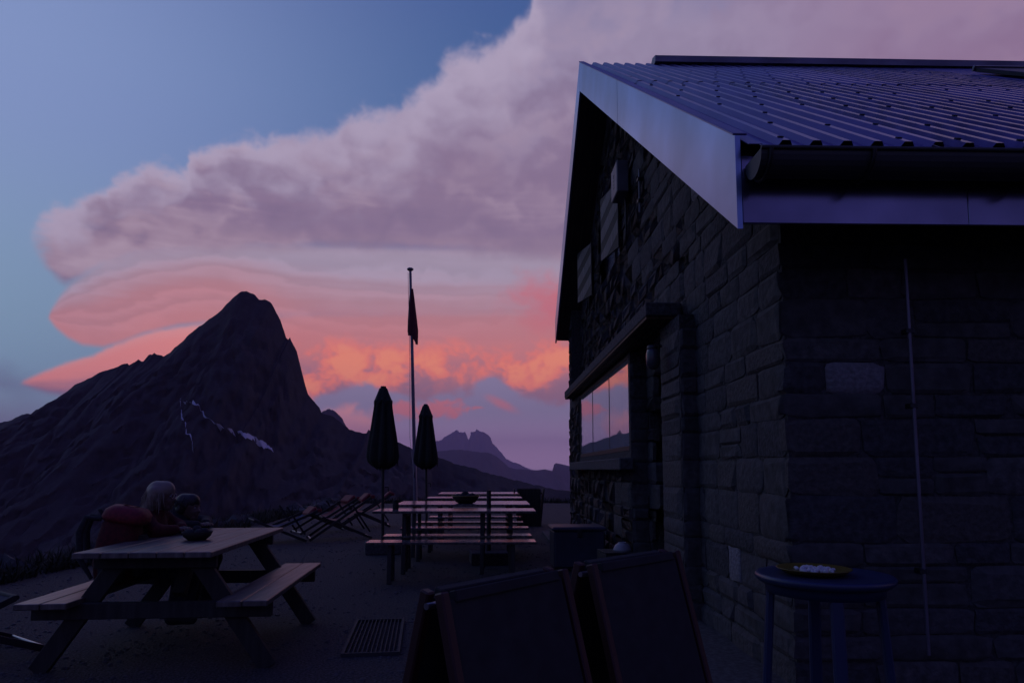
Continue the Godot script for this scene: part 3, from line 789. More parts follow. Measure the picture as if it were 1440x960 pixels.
		# eave side
		if y + ch < 2.62:
			var x := WALL_X - 0.02
			while x < 5.6:
				var w := rng.randf_range(0.28, 0.68)
				var tone := -1
				if y > 1.69 and y < 1.72:
					if x < 1.8: w = 0.245
					elif x < 2.0:
						w = 0.36
						tone = 5
				lay_stone(ew, Vector3(x + w * 0.5, mid, NEAR_Z), Vector3.BACK, w, ch, tone)
				x += w
		if y + ch < soffit(FAR_Z):
			var bz := -7.46
			while bz > FAR_Z + 0.1:
				var w := minf(rng.randf_range(0.28, 0.6), bz - FAR_Z)
				var over := mid > 1.42 and mid < 2.60
				if over and bz > -11.9: 
					bz = -11.96
					continue
				if mid > 2.56 and bz > -13.0:
					bz = -13.06
					continue
				if not (mid > 2.50 and mid < 2.78): lay_stone(pier, Vector3(1.50, mid, bz - w * 0.5), Vector3.LEFT, w, ch)
				bz -= w
			if mid < 2.5: lay_stone(pier, Vector3(1.60, mid, -7.45), Vector3.BACK, 0.2, ch)
		if y + ch < 2.58:
			lay_stone(pillar, Vector3(1.552, mid, -5.93), Vector3.LEFT, 0.64, ch)
			lay_stone(pillar, Vector3(1.625, mid, -5.60), Vector3.BACK, 0.15, ch)
		y += ch
	place_stones()
	# long window under its canopy
	var win: MeshInstance3D = base.call("window", one_box(Vector3(1.55, 1.50, -9.75), Vector3(0.08, 0.05, 4.38)), M.steel_dark)
	mb = MB.new()
	mb.box(Vector3(1.55, 2.535, -9.75), Vector3(0.08, 0.045, 4.38))
	mb.box(Vector3(1.55, 2.018, -11.92), Vector3(0.08, 0.985, 0.04))
	mb.box(Vector3(1.55, 2.018, -7.58), Vector3(0.08, 0.985, 0.04))
	part("frame", mb.done(), M.steel_dark, win)
	for zz in [-10.45, -8.93]: part("mullion", one_box(Vector3(1.530, 2.018, zz), Vector3(0.03, 0.985, 0.018)), M.steel_dark, win)
	for pr in [[-11.898, -10.461], [-10.439, -8.941], [-8.919, -7.602]]:
		part("pane", one_box(Vector3(1.522, 2.018, (pr[0] + pr[1]) * 0.5), Vector3(0.006, 0.983, pr[1] - pr[0])), M.glass, win)
	base.call("window_sill", one_box(Vector3(1.42, 1.32, -9.75), Vector3(0.155, 0.13, 4.9), 0.012), M.concrete)
	var can: MeshInstance3D = base.call("canopy", one_box(Vector3(1.50, 2.675, -9.40), Vector3(0.32, 0.12, 7.0), 0.008), M.concrete)
	for k in 5:
		part("soffit_board", one_box(Vector3(1.375 + k * 0.0625, 2.60, -9.40), Vector3(0.057, 0.028, 6.96), 0.004), M.beam_wood, can)
	# plank door deep in its recess
	var door: MeshInstance3D = base.call("door", one_box(Vector3(2.06, 1.28, -6.85), Vector3(0.03, 2.54, 1.09)), M.soffit_wood)
	for k in 5: part("plank", one_box(Vector3(2.035, 1.27, -6.42 - k * 0.213), Vector3(0.022, 2.46, 0.206), 0.006), M.door_wood, door)
	part("handle", one_tube([Vector3(2.0, 1.05, -6.55), Vector3(1.97, 1.05, -6.55), Vector3(1.965, 1.05, -6.67)], [0.011], 8), M.steel, door)
	# globe lamp on the pillar, not lit
	var lamp: MeshInstance3D = base.call("wall_lamp", one_tube([Vector3(1.50, 2.36, -6.0), Vector3(1.44, 2.37, -6.0), Vector3(1.42, 2.33, -6.0)], [0.012], 8), M.steel_dark)
	part("globe", one_lathe([Vector2(0.0, 0.10), Vector2(0.03, 0.098), Vector2(0.052, 0.075), Vector2(0.062, 0.04), Vector2(0.064, 0.0), Vector2(0.06, -0.05), Vector2(0.045, -0.085), Vector2(0.02, -0.10), Vector2(0.0, -0.102)], 20), M.bulkhead, lamp, Transform3D(Basis.IDENTITY, Vector3(1.42, 2.25, -6.0)))
	part("lamp_cap", one_lathe([Vector2(0.0, 0.02), Vector2(0.05, 0.018), Vector2(0.055, 0.0), Vector2(0.055, -0.012)], 16), M.steel_dark, lamp, Transform3D(Basis.IDENTITY, Vector3(1.42, 2.345, -6.0)))
	# window high in the gable with striped shutters standing open
	var gwin: MeshInstance3D = base.call("gable_window", one_box(Vector3(1.84, 4.625, -9.90), Vector3(0.008, 0.96, 1.80)), M.glass)
	mb = MB.new()
	for yy in [4.12, 5.13]: mb.box(Vector3(1.83, yy, -9.90), Vector3(0.07, 0.05, 1.90))
	for zz in [-10.82, -9.90, -8.98]: mb.box(Vector3(1.83, 4.625, zz), Vector3(0.07, 0.958, 0.05))
	part("frame", mb.done(), M.soffit_wood, gwin)
	shutter(h, Vector3(1.645, 4.18, -8.72), Vector3(-0.15, 0, -0.75).normalized(), 0.66)
	shutter(h, Vector3(1.645, 4.18, -11.2), Vector3(-0.19, 0, -0.70).normalized(), 0.62)
	# white service box with its conduit
	var bx: MeshInstance3D = base.call("service_box", one_box(Vector3(1.575, 4.86, -8.25), Vector3(0.15, 0.40, 0.40), 0.012), M.box_paint)
	mb = MB.new()
	for q in [[4.94, 0.05], [4.91, 0.02], [4.87, 0.045], [4.82, 0.03], [4.78, 0.05]]:
		mb.box(Vector3(1.4985, q[0], -8.25), Vector3(0.003, 0.016, q[1]))
	part("printed_mark", mb.done(), M.steel_dark, bx)
	part("cable", one_tube([Vector3(1.645, 4.66, -8.25), Vector3(1.645, 4.2, -8.25)], [0.012], 8), M.steel_dark, bx)
	var con: MeshInstance3D = base.call("conduit", one_tube([Vector3(1.625, 4.62, -7.35), Vector3(1.625, 4.12, -7.35)], [0.014], 8), M.box_paint)
	for yy in [4.5, 4.25]: part("clamp", one_box(Vector3(1.63, yy, -7.35), Vector3(0.06, 0.03, 0.07)), M.steel_dark, con)
	# earth rod running up the eave wall
	var rod: MeshInstance3D = base.call("earth_rod", one_tube([Vector3(2.376, 2.47, -3.79), Vector3(2.378, 1.6, -3.79), Vector3(2.384, 0.25, -3.79)], [0.010, 0.010, 0.010], 10), M.zinc)
	for yy in [2.05, 1.62, 0.7]: part("clamp", one_box(Vector3(2.378, yy, -3.81), Vector3(0.045, 0.03, 0.06), 0.004), M.steel_dark, rod)
	# roof body
	mb = MB.new()
	mb.extrude_x(PackedVector2Array([Vector2(-3.45, soffit(-3.45)), Vector2(-3.45, roof_top(-3.45) - 0.11), Vector2(RIDGE_Z, roof_top(RIDGE_Z) - 0.11), Vector2(-13.74, roof_top(-13.74) - 0.11), Vector2(-13.74, soffit(-13.74)), Vector2(RIDGE_Z, soffit(RIDGE_Z))]), 1.282, END_X + 0.7)
	var roof: MeshInstance3D = base.call("roof", mb.done(), M.soffit_wood)
	var slope := Vector3(0, 0.692, -1.0).normalized()
	var up := Vector3(0, 1.0, 0.692).normalized()
	var foot := Vector3(0, 2.891, -3.29)
	var run := (RIDGE_Z - foot.z) / slope.z - 0.02
	for half in 2:
		var l0 := 0.0 if half == 0 else run * 0.54 - 0.09
		var l1 := run * 0.54 if half == 0 else run
		mb = MB.new()
		for r in 6:
			var x := r * 0.158
			var prof := [Vector2(x, 0), Vector2(x + 0.082, 0), Vector2(x + 0.100, 0.030), Vector2(x + 0.140, 0.030), Vector2(x + 0.158, 0.0)]
			for i in 4:
				var a: Vector3 = Vector3(prof[i].x, 0, 0) + up * (prof[i].y + 0.005 * half)
				var b: Vector3 = Vector3(prof[i + 1].x, 0, 0) + up * (prof[i + 1].y + 0.005 * half)
				mb.quad(a + slope * l0, a + slope * l1, b + slope * l1, b + slope * l0)
		var sheet := mb.done()
		for k in 10:
			var tilt := Basis(up, rng.randf_range(-0.0012, 0.0012)) * Basis(slope, rng.randf_range(-0.004, 0.004))
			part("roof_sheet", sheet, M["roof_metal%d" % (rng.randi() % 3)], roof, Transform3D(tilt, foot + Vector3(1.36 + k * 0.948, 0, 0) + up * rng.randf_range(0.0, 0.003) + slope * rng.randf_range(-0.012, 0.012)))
	part("verge_flashing", one_beam(Vector3(1.325, 2.905, -3.29) , Vector3(1.325, 2.905, -3.29) + slope * run, 0.07, 0.004), M.roof_metal, roof)
	mb = MB.new()
	for r in 60:
		var x := 1.36 + r * 0.158 + 0.120
		var l := 0.10 + 0.56 * (r % 2)
		while l < run - 0.1:
			if rng.randf() < 0.8: mb.box(foot + Vector3(x, 0, 0) + slope * (l + rng.randf_range(-0.04, 0.04)) + up * 0.033, Vector3(0.026, 0.012, 0.020), 0.0, Basis(Vector3.RIGHT, up, Vector3.RIGHT.cross(up)))
			l += 1.12
	part("roof_screws", mb.done(), M.rubber, roof).set_meta("kind", "stuff")
	mb = MB.new()
	mb.beam(Vector3(1.30, roof_top(RIDGE_Z) - 0.065, RIDGE_Z - 0.02), Vector3(1.30, roof_top(-13.8) - 0.065, -13.8), 0.02, 0.02)
	mb.quad(Vector3(1.28, roof_top(RIDGE_Z) - 0.06, RIDGE_Z), Vector3(END_X + 0.7, roof_top(RIDGE_Z) - 0.06, RIDGE_Z), Vector3(END_X + 0.7, roof_top(-13.8) - 0.06, -13.8), Vector3(1.28, roof_top(-13.8) - 0.06, -13.8))
	part("rear_slope", mb.done(), M.roof_metal, roof)
	mb = MB.new()
	mb.extrude_x(PackedVector2Array([Vector2(-9.38, 7.19), Vector2(-9.38, 7.285), Vector2(-9.55, 7.345), Vector2(-9.72, 7.285), Vector2(-9.72, 7.19)]), 2.34, END_X + 0.7)
	part("ridge_cap", mb.done(), M.zinc, roof)
	var sol := part("solar_panel", one_box(foot + slope * 5.45 + up * 0.085 + Vector3(7.35, 0, 0), Vector3(2.2, 0.05, 1.3), 0.006, Basis(Vector3.RIGHT, up, -slope)), M.steel_dark, roof)
	part("panel_frame", one_box(foot + slope * 6.13 + up * 0.10 + Vector3(7.35, 0, 0), Vector3(2.24, 0.07, 0.04), 0.004, Basis(Vector3.RIGHT, up, -slope)), M.steel, sol)
	# metal boards along the gable, with a joint
	for seg in [[-3.375, -6.612], [-6.624, RIDGE_Z + 0.004]]:
		mb = MB.new()
		mb.extrude_x(PackedVector2Array([Vector2(seg[0], soffit(seg[0])), Vector2(seg[0], roof_top(seg[0])), Vector2(seg[1], roof_top(seg[1])), Vector2(seg[1], soffit(seg[1]))]), 1.25, 1.278)
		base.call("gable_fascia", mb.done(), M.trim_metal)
	mb = MB.new()
	mb.extrude_x(PackedVector2Array([Vector2(RIDGE_Z - 0.004, soffit(RIDGE_Z)), Vector2(RIDGE_Z - 0.004, roof_top(RIDGE_Z)), Vector2(-13.80, roof_top(-13.80)), Vector2(-13.80, soffit(-13.80))]), 1.25, 1.278)
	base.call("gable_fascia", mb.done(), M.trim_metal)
	base.call("verge_cap", one_beam(Vector3(1.278, roof_top(-3.375) + 0.006, -3.375), Vector3(1.278, roof_top(RIDGE_Z) + 0.006, RIDGE_Z), 0.075, 0.012, 0.003), M.roof_metal)
	# boards and gutter along the eave
	var x0 := 1.280
	while x0 < END_X + 0.6:
		base.call("eave_fascia", one_box(Vector3(x0 + 0.595, 2.705, -3.392), Vector3(1.187, 0.36, 0.025), 0.003), M.fascia_metal)
		x0 += 1.19
	mb = MB.new()
	for k in 12:
		var a := PI + PI * k / 12.0
		var b := PI + PI * (k + 1) / 12.0
		for rr in [0.102, 0.099]:
			mb.quad(Vector3(1.30, 2.822 + sin(a) * rr, -3.265 + cos(a) * rr), Vector3(END_X + 0.7, 2.822 + sin(a) * rr, -3.265 + cos(a) * rr), Vector3(END_X + 0.7, 2.822 + sin(b) * rr, -3.265 + cos(b) * rr), Vector3(1.30, 2.822 + sin(b) * rr, -3.265 + cos(b) * rr))
	var gut: MeshInstance3D = base.call("gutter", mb.done(), M.gutter_paint)
	part("rolled_lip", one_tube([Vector3(1.30, 2.826, -3.161), Vector3(END_X + 0.7, 2.826, -3.161)], [0.011], 8), M.gutter_paint, gut)
	mb = MB.new()
	for k in 16:
		var a := PI + PI * k / 16.0
		var b := PI + PI * (k + 1) / 16.0
		mb.tri(Vector3(1.299, 2.822, -3.265), Vector3(1.299, 2.822 + sin(a) * 0.108, -3.265 + cos(a) * 0.108), Vector3(1.299, 2.822 + sin(b) * 0.108, -3.265 + cos(b) * 0.108))
	part("end_cap", mb.done(), M.gutter_paint, gut)
	for k in 9:
		mb = MB.new(true)
		var pts: Array = []
		for i in 9: pts.append(Vector3(1.345 + k * 0.51 * (1.0 if k < 2 else 1.35), 2.822 + sin(PI + PI * i / 8.0) * 0.115, -3.265 + cos(PI + PI * i / 8.0) * 0.115))
		mb.tube(pts, [0.011], 6)
		part("bracket", mb.done(), M.steel_dark, gut)

func shutter(h: Node3D, hinge: Vector3, out: Vector3, w: float) -> void:
	var high := 0.90
	var b := Basis(out, Vector3.UP, out.cross(Vector3.UP))
	var sh := part("shutter", one_box(Vector3(w * 0.5, high * 0.5, 0), Vector3(w, high, 0.024), 0.003), M.shutter_dark, h, Transform3D(b, hinge))
	# painted diagonal bands, raised a hair over the boards on both faces
	for k in 3:
		var y0 := -0.10 + k * 0.34
		var poly := Geometry2D.intersect_polygons(PackedVector2Array([Vector2(0.01, y0 + 0.30), Vector2(w - 0.01, y0), Vector2(w - 0.01, y0 + 0.19), Vector2(0.01, y0 + 0.49)]), PackedVector2Array([Vector2(0.01, 0.01), Vector2(w - 0.01, 0.01), Vector2(w - 0.01, high - 0.01), Vector2(0.01, high - 0.01)]))
		for p in poly:
			var m := MB.new()
			var idx := Geometry2D.triangulate_polygon(p)
			for s in [0.0145, -0.0145]:
				for i in range(0, idx.size(), 3):
					m.tri(Vector3(p[idx[i]].x, p[idx[i]].y, s), Vector3(p[idx[i + 1]].x, p[idx[i + 1]].y, s), Vector3(p[idx[i + 2]].x, p[idx[i + 2]].y, s))
			part("stripe", m.done(), M.shutter_white, sh)

# ------------------------------------------------------------------ tables and benches
func picnic_table() -> void:
	var t := thing("picnic_table", "weathered wooden picnic table with two attached benches and a bowl on top", "picnic table", Vector3(-2.16, 0.014, -5.09), 0.058)
	var lng := 1.76
	for k in 5: part("plank", one_box(Vector3(-0.323 + k * 0.1615, 0.733, rng.randf_range(-0.006, 0.006)), Vector3(0.1565, 0.036, lng), 0.005), M.table_wood, t)
	for s in [-1.0, 1.0]:
		for k in 2: part("bench_plank", one_box(Vector3(s * (0.505 + k * 0.152), 0.435, rng.randf_range(-0.005, 0.005)), Vector3(0.147, 0.036, lng - 0.06), 0.005), M.table_wood, t)
		for z in [-0.62, 0.62]:
			part("leg", one_beam(Vector3(s * 0.22, 0.70, z), Vector3(s * 0.70, 0.0, z), 0.045, 0.11, 0.004, Vector3(s, 0.6, 0)), M.table_frame, t)
			part("brace", one_beam(Vector3(s * 0.02, 0.40, z * 0.45), Vector3(s * 0.02, 0.70, z * 0.08), 0.04, 0.06), M.table_frame, t)
	for z in [-0.62, 0.62]:
		part("crossbeam", one_box(Vector3(0, 0.375, z + signf(z) * 0.048), Vector3(1.44, 0.10, 0.042), 0.004), M.table_frame, t)
		part("crossbeam", one_box(Vector3(0, 0.672, z + signf(z) * 0.048), Vector3(0.74, 0.08, 0.042), 0.004), M.table_frame, t)

func trestle(parent: Node3D, x: float, high: float, depth: float) -> void:
	var f := part("trestle", one_beam(Vector3(x, high - 0.05, -depth * 0.36), Vector3(x, high - 0.05, depth * 0.36), 0.035, 0.035), M.steel_dark, parent)
	for s in [-1.0, 1.0]:
		part("leg", one_beam(Vector3(x, high - 0.03, s * depth * 0.30), Vector3(x, 0.0, s * depth * 0.42), 0.05, 0.05, 0.004, Vector3.RIGHT), M.table_frame, f)
	part("stretcher", one_beam(Vector3(x, high * 0.35, -depth * 0.36), Vector3(x, high * 0.35, depth * 0.36), 0.025, 0.025), M.steel_dark, f)

func terrace_set() -> void:
	var order := ["first", "second", "third", "fourth", "fifth"]
	# tables: z of the near and far edge, x ends
	var rows := [[-8.30, -8.92, -1.46, 0.51], [-9.85, -10.95, -1.43, 0.52], [-12.05, -12.75, -1.20, 0.50], [-14.1, -15.3, -1.16, 0.52]]
	for i in rows.size():
		var r: Array = rows[i]
		var d: float = absf(r[0] - r[1])
		var t := thing("garden_table", "long varnished table, %s of the row counted from the chalkboards" % order[i], "table", Vector3((r[2] + r[3]) * 0.5, 0.014, (r[0] + r[1]) * 0.5), 0.006 * (i - 1), "long tables in a row on the terrace")
		var n := int(round(d / 0.2))
		for k in n: part("plank", one_box(Vector3(0, 0.735, (k + 0.5) * d / n - d * 0.5), Vector3(r[3] - r[2], 0.03, d / n - 0.006), 0.004), M.plank_varnish, t)
		trestle(t, (r[3] - r[2]) * (-0.31 if i == 0 else -0.36), 0.74, d)
		trestle(t, (r[3] - r[2]) * (0.17 if i == 0 else 0.36), 0.74, d)
	var bz := [[-7.78, -1.41, 0.47], [-8.50, -1.34, 0.46], [-9.62, -1.28, 0.48], [-10.6, -1.20, 0.45], [-11.8, -1.10, 0.46]]
	for i in bz.size():
		var r: Array = bz[i]
		var t := thing("garden_bench", "long backless bench, %s among the table row counted from the chalkboards" % order[i], "bench", Vector3((r[1] + r[2]) * 0.5, 0.014, r[0]), 0.008 * (2 - i), "long benches between the terrace tables")
		for k in 2: part("plank", one_box(Vector3(0, 0.437, -0.075 + k * 0.15), Vector3(r[2] - r[1], 0.028, 0.143), 0.004), M.plank_varnish, t)
		trestle(t, (r[2] - r[1]) * -0.36, 0.44, 0.30)
		trestle(t, (r[2] - r[1]) * 0.36, 0.44, 0.30)
	# things on the tables
	var b := thing("bowl", "dark bowl of lumpy fruit standing on the picnic table", "bowl", Vector3(-2.10, 0.765, -4.95))
	bowl_parts(b, 0.105, 0.06, M.wicker, M.dark_cloth)
	b = thing("basket", "dark shallow basket with yellowish rim on the second long table", "basket", Vector3(-0.42, 0.765, -10.2))
	bowl_parts(b, 0.20, 0.10, M.wicker, M.dark_cloth)
	part("rim", one_lathe([Vector2(0.200, 0.098), Vector2(0.214, 0.104), Vector2(0.214, 0.114), Vector2(0.200, 0.116)], 24), M.yellow_plastic, b)
	b = thing("jar", "small green glass jar on the first long table", "jar", Vector3(-1.24, 0.765, -8.72))
	part("glass_body", one_lathe([Vector2(0.0, 0.0), Vector2(0.035, 0.0), Vector2(0.038, 0.01), Vector2(0.038, 0.075), Vector2(0.026, 0.09), Vector2(0.026, 0.10)], 18), M.parasol_cloth, b)
	part("lid", one_lathe([Vector2(0.0, 0.118), Vector2(0.028, 0.118), Vector2(0.030, 0.114), Vector2(0.030, 0.098), Vector2(0.0, 0.098)], 18), M.steel_dark, b)

func bowl_parts(b: Node3D, r: float, h: float, m: Material, inside: Material) -> void:
	part("shell", one_lathe([Vector2(0.0, 0.0), Vector2(r * 0.55, 0.0), Vector2(r * 0.85, h * 0.45), Vector2(r, h), Vector2(r * 0.94, h), Vector2(r * 0.8, h * 0.5), Vector2(r * 0.4, h * 0.25), Vector2(0.0, h * 0.25)], 24), m, b)
	for k in 7:
		var a := TAU * k / 6.0
		var rr := r * 0.34
		var p := Vector3(cos(a) * r * 0.52, h * 0.75, sin(a) * r * 0.52) if k < 6 else Vector3(0, h * 1.05, 0)
		part("fruit", blob(p, rr, 70 + k), inside, b)

func blob(c: Vector3, r: float, seed_: int) -> ArrayMesh:
	var m := MB.new(true)
	var rows := 7
	var seg := 10
	var g: Array = []
	for j in rows + 1:
		var row: Array[Vector3] = []
		for i in seg:
			var t := PI * j / rows
			var a := TAU * i / seg
			var d := Vector3(sin(t) * cos(a), cos(t), sin(t) * sin(a))
			row.append(c + d * r * (1.0 + 0.35 * fn.get_noise_3d(d.x * 6.0 + seed_ * 9.0, d.y * 6.0, d.z * 6.0)))
		g.append(row)
	for j in rows:
		for i in seg: m.quad(g[j][i], g[j][(i + 1) % seg], g[j + 1][(i + 1) % seg], g[j + 1][i])
	return m.done()

# ------------------------------------------------------------------ parasols, flagpole
func parasol(label: String, at: Vector3, turn: float, lean: float) -> void:
	var t := thing("parasol", label, "parasol", at, turn, "folded parasols on the terrace")
	part("base", one_box(Vector3(0, 0.08, 0), Vector3(0.52, 0.16, 0.52), 0.012), M.concrete, t)
	part("pole", one_tube([Vector3(0, 0.16, 0), Vector3(lean * 0.5, 1.3, 0), Vector3(lean, 2.42, 0)], [0.024, 0.022, 0.02], 12), M.table_frame, t)
	var prof := [[1.27, 0.085], [1.30, 0.14], [1.36, 0.185], [1.44, 0.20], [1.60, 0.185], [1.80, 0.160], [2.00, 0.135], [2.18, 0.115], [2.285, 0.108]]
	var skin := func(pf: Array, folds: int, deep: float) -> ArrayMesh:
		var m := MB.new(true)
		var seg := 64
		for i in pf.size() - 1:
			for k in seg:
				var q: Array[Vector3] = []
				for c in [[i, k], [i, k + 1], [i + 1, k + 1], [i + 1, k]]:
					var p: Array = pf[c[0]]
					var a: float = TAU * c[1] / seg
					var wave := 1.0 + deep * (absf(sin(a * folds * 0.5 + p[0] * 0.7)) - 0.5) + 0.10 * fn.get_noise_3d(cos(a) * 6.0, p[0] * 7.0, sin(a) * 6.0 + at.x * 9.0)
					var sag := 0.035 * sin(a * folds) if c[0] == 0 else 0.0
					q.append(Vector3(cos(a) * p[1] * wave + lean * p[0] / 2.42, p[0] + sag, sin(a) * p[1] * wave))
				m.quad(q[0], q[1], q[2], q[3])
		return m.done()
	part("canopy", skin.call(prof, 8, 0.5), M.parasol_cloth, t)
	part("top_vent", skin.call([[2.27, 0.135], [2.29, 0.132], [2.36, 0.105], [2.44, 0.075], [2.49, 0.058], [2.50, 0.0]], 8, 0.12), M.parasol_cloth, t)
	part("finial", one_lathe([Vector2(0.035, 0.0), Vector2(0.045, 0.01), Vector2(0.038, 0.03), Vector2(0.0, 0.036)], 14), M.table_frame, t, Transform3D(Basis.IDENTITY, Vector3(lean * 1.02, 2.492, 0)))
	part("tie_strap", one_tube([Vector3(0.19, 1.52, 0), Vector3(0.21, 1.42, 0.02), Vector3(0.20, 1.30, 0.02)], [0.008], 6), M.parasol_cloth, t)
	part("crank", one_tube([Vector3(0.02, 0.98, 0), Vector3(0.07, 0.98, 0), Vector3(0.075, 0.91, 0)], [0.01], 6), M.steel_dark, t)

func flagpole() -> void:
	var t := thing("flagpole", "tall slightly leaning flagpole with a limp dark flag", "flagpole", Vector3(-2.26, 0.0, -20.0))
	var top := Vector3(-0.26, 7.20, 0)
	part("pole", one_tube([Vector3.ZERO, top * 0.5, top], [0.06, 0.05, 0.038], 12), M.zinc, t)
	part("finial", one_lathe([Vector2(0.0, -0.04), Vector2(0.05, -0.035), Vector2(0.095, 0.0), Vector2(0.10, 0.03), Vector2(0.07, 0.055), Vector2(0.0, 0.06)], 18), M.zinc, t, Transform3D(Basis.IDENTITY, top))
	# cloth hanging in folds against the pole
	var m := MB.new(true)
	var seg := 36
	var pf := [[6.62, 0.045], [6.45, 0.07], [6.1, 0.10], [5.7, 0.135], [5.35, 0.16], [5.22, 0.15]]
	for i in pf.size() - 1:
		for k in seg:
			var q: Array[Vector3] = []
			for c in [[i, k], [i, k + 1], [i + 1, k + 1], [i + 1, k]]:
				var p: Array = pf[c[0]]
				var a: float = TAU * c[1] / seg
				var wv: float = 1.0 + 0.45 * (absf(sin(a * 2.5 + p[0])) - 0.5)
				q.append(top * (p[0] / 7.2) * Vector3(1, 0, 1) + Vector3(0.03 + cos(a) * p[1] * wv * 0.85, p[0] - (0.28 * smoothstep(-0.6, 1.0, cos(a)) if c[0] == pf.size() - 1 else 0.0), sin(a) * p[1] * wv * 0.7))
			m.quad(q[0], q[1], q[2], q[3])
	part("flag", m.done(), M.flag_cloth, t)
	part("halyard", one_tube([top + Vector3(-0.06, -0.1, 0.05), Vector3(-0.22, 4.4, 0.1), Vector3(-0.19, 2.2, 0.1), Vector3(-0.06, 1.1, 0.07)], [0.007], 5), M.rope, t)
	part("cleat", one_box(Vector3(-0.04, 1.1, 0.07), Vector3(0.03, 0.16, 0.03), 0.005), M.steel_dark, t)

# ------------------------------------------------------------------ loose terrace things
func chalkboard(label: String, a: Vector2, b: Vector2) -> void:
	# a and b are the ends of the top edge on the ground plan; the boards spread from it like a tent
	var mid := (a + b) * 0.5
	var along := Vector3(b.x - a.x, 0, b.y - a.y)
	var w := along.length()
	along = along.normalized()
	var out := Vector3(-along.z, 0, along.x)       # towards the lit side
	if out.z < 0: out = -out
	var t := thing("chalkboard", label, "signboard", Vector3(mid.x, 0.014, mid.y), 0.0, "chalkboards with red frames")
	var high := 0.97
	for s in [1.0, -1.0]:
		var down: Vector3 = (Vector3.DOWN * high + out * s * 0.26).normalized()
		var n := along.cross(down).normalized()
		var bs := Basis(along, -down, along.cross(-down).normalized())
		var lng := 0.995
		var start: Vector3 = Vector3(0, high, 0) + out * s * 0.022
		var leaf := part("leaf", one_box(start + down * (lng * 0.47), Vector3(w - 0.06, lng * 0.90, 0.010), 0.002, bs), M.chalkboard, t)
		for e in [-1.0, 1.0]:
			part("stile", one_box(start + along * e * (w * 0.5 - 0.014) + down * lng * 0.5, Vector3(0.026, lng, 0.028), 0.004, bs), M.red_paint, leaf)
		part("rail", one_box(start + down * 0.014, Vector3(w - 0.094, 0.028, 0.024), 0.003, bs), M.chalkboard, leaf)
		part("rail", one_box(start + down * lng * 0.94, Vector3(w - 0.094, 0.05, 0.024), 0.003, bs), M.red_paint, leaf)
	for e in [-1.0, 1.0]:
		part("hinge", one_tube([Vector3(0, high - 0.03, 0) + along * (e * w * 0.5 - 0.02 * e), Vector3(0, high - 0.03, 0) + along * (e * w * 0.5 + 0.012 * e)], [0.008], 8), M.steel, t)

func deck_chair(label: String, at: Vector3, turn: float, sling: Material, rail: Material, tip: Material, recline: float) -> void:
	# faces -x; the back rises towards +x
	var t := thing("deck_chair", label, "deck chair", at, turn, "deck chairs beside the tables")
	var back := Vector3(0.46 + recline * 0.2, 0.76 - recline * 0.22, 0)
	var front := Vector3(-0.62, 0.02, 0)
	var seat := Vector3(-0.40, 0.40, 0)
	var heel := Vector3(0.46, 0.02, 0)
	for s in [-0.29, 0.29]:
		var o := Vector3(0, 0, s)
		part("back_rail", one_beam(front + o, back + o, 0.028, 0.045, 0.004), rail, t)
		part("seat_rail", one_beam(heel + o * 0.88, seat + o * 0.88, 0.026, 0.042, 0.004), rail, t)
		part("prop", one_beam(Vector3(0.10, 0.62, 0) + o * 1.06, Vector3(0.42, 0.14, 0) + o * 1.06, 0.018, 0.03), M.steel_dark, t)
		part("rail_tip", one_box(back + o, Vector3(0.075, 0.06, 0.045), 0.01), tip, t)
	part("top_bar", one_tube([back + Vector3(0, 0, -0.29), back + Vector3(0, 0, 0.29)], [0.018], 8), rail, t)
	part("front_bar", one_tube([seat + Vector3(0, 0, -0.27), seat + Vector3(0, 0, 0.27)], [0.018], 8), rail, t)
	part("foot_bar", one_tube([front + Vector3(0.03, 0.02, -0.28), front + Vector3(0.03, 0.02, 0.28)], [0.014], 8), M.steel, t)
	part("heel_bar", one_tube([heel + Vector3(-0.03, 0.02, -0.25), heel + Vector3(-0.03, 0.02, 0.25)], [0.014], 8), M.steel, t)
	var m := MB.new(true)
	var n := 14
	var prev := Vector3.ZERO
	for i in n + 1:
		var f := i / float(n)
		var p := back.lerp(seat, f) + Vector3(0.03 * sin(f * PI), -0.20 * sin(f * PI) * (0.6 + 0.6 * f), 0)
		if i > 0:
			for s in [0.0, 0.006]:
				m.quad(prev + Vector3(0, s, -0.25), p + Vector3(0, s, -0.25), p + Vector3(0, s, 0.25), prev + Vector3(0, s, 0.25))
		prev = p
	part("sling", m.done(), sling, t)
	part("head_pillow", one_box(back + Vector3(-0.10, -0.02, 0), Vector3(0.20, 0.06, 0.44), 0.025, Basis(Vector3.BACK, 0.75)), tip, t)

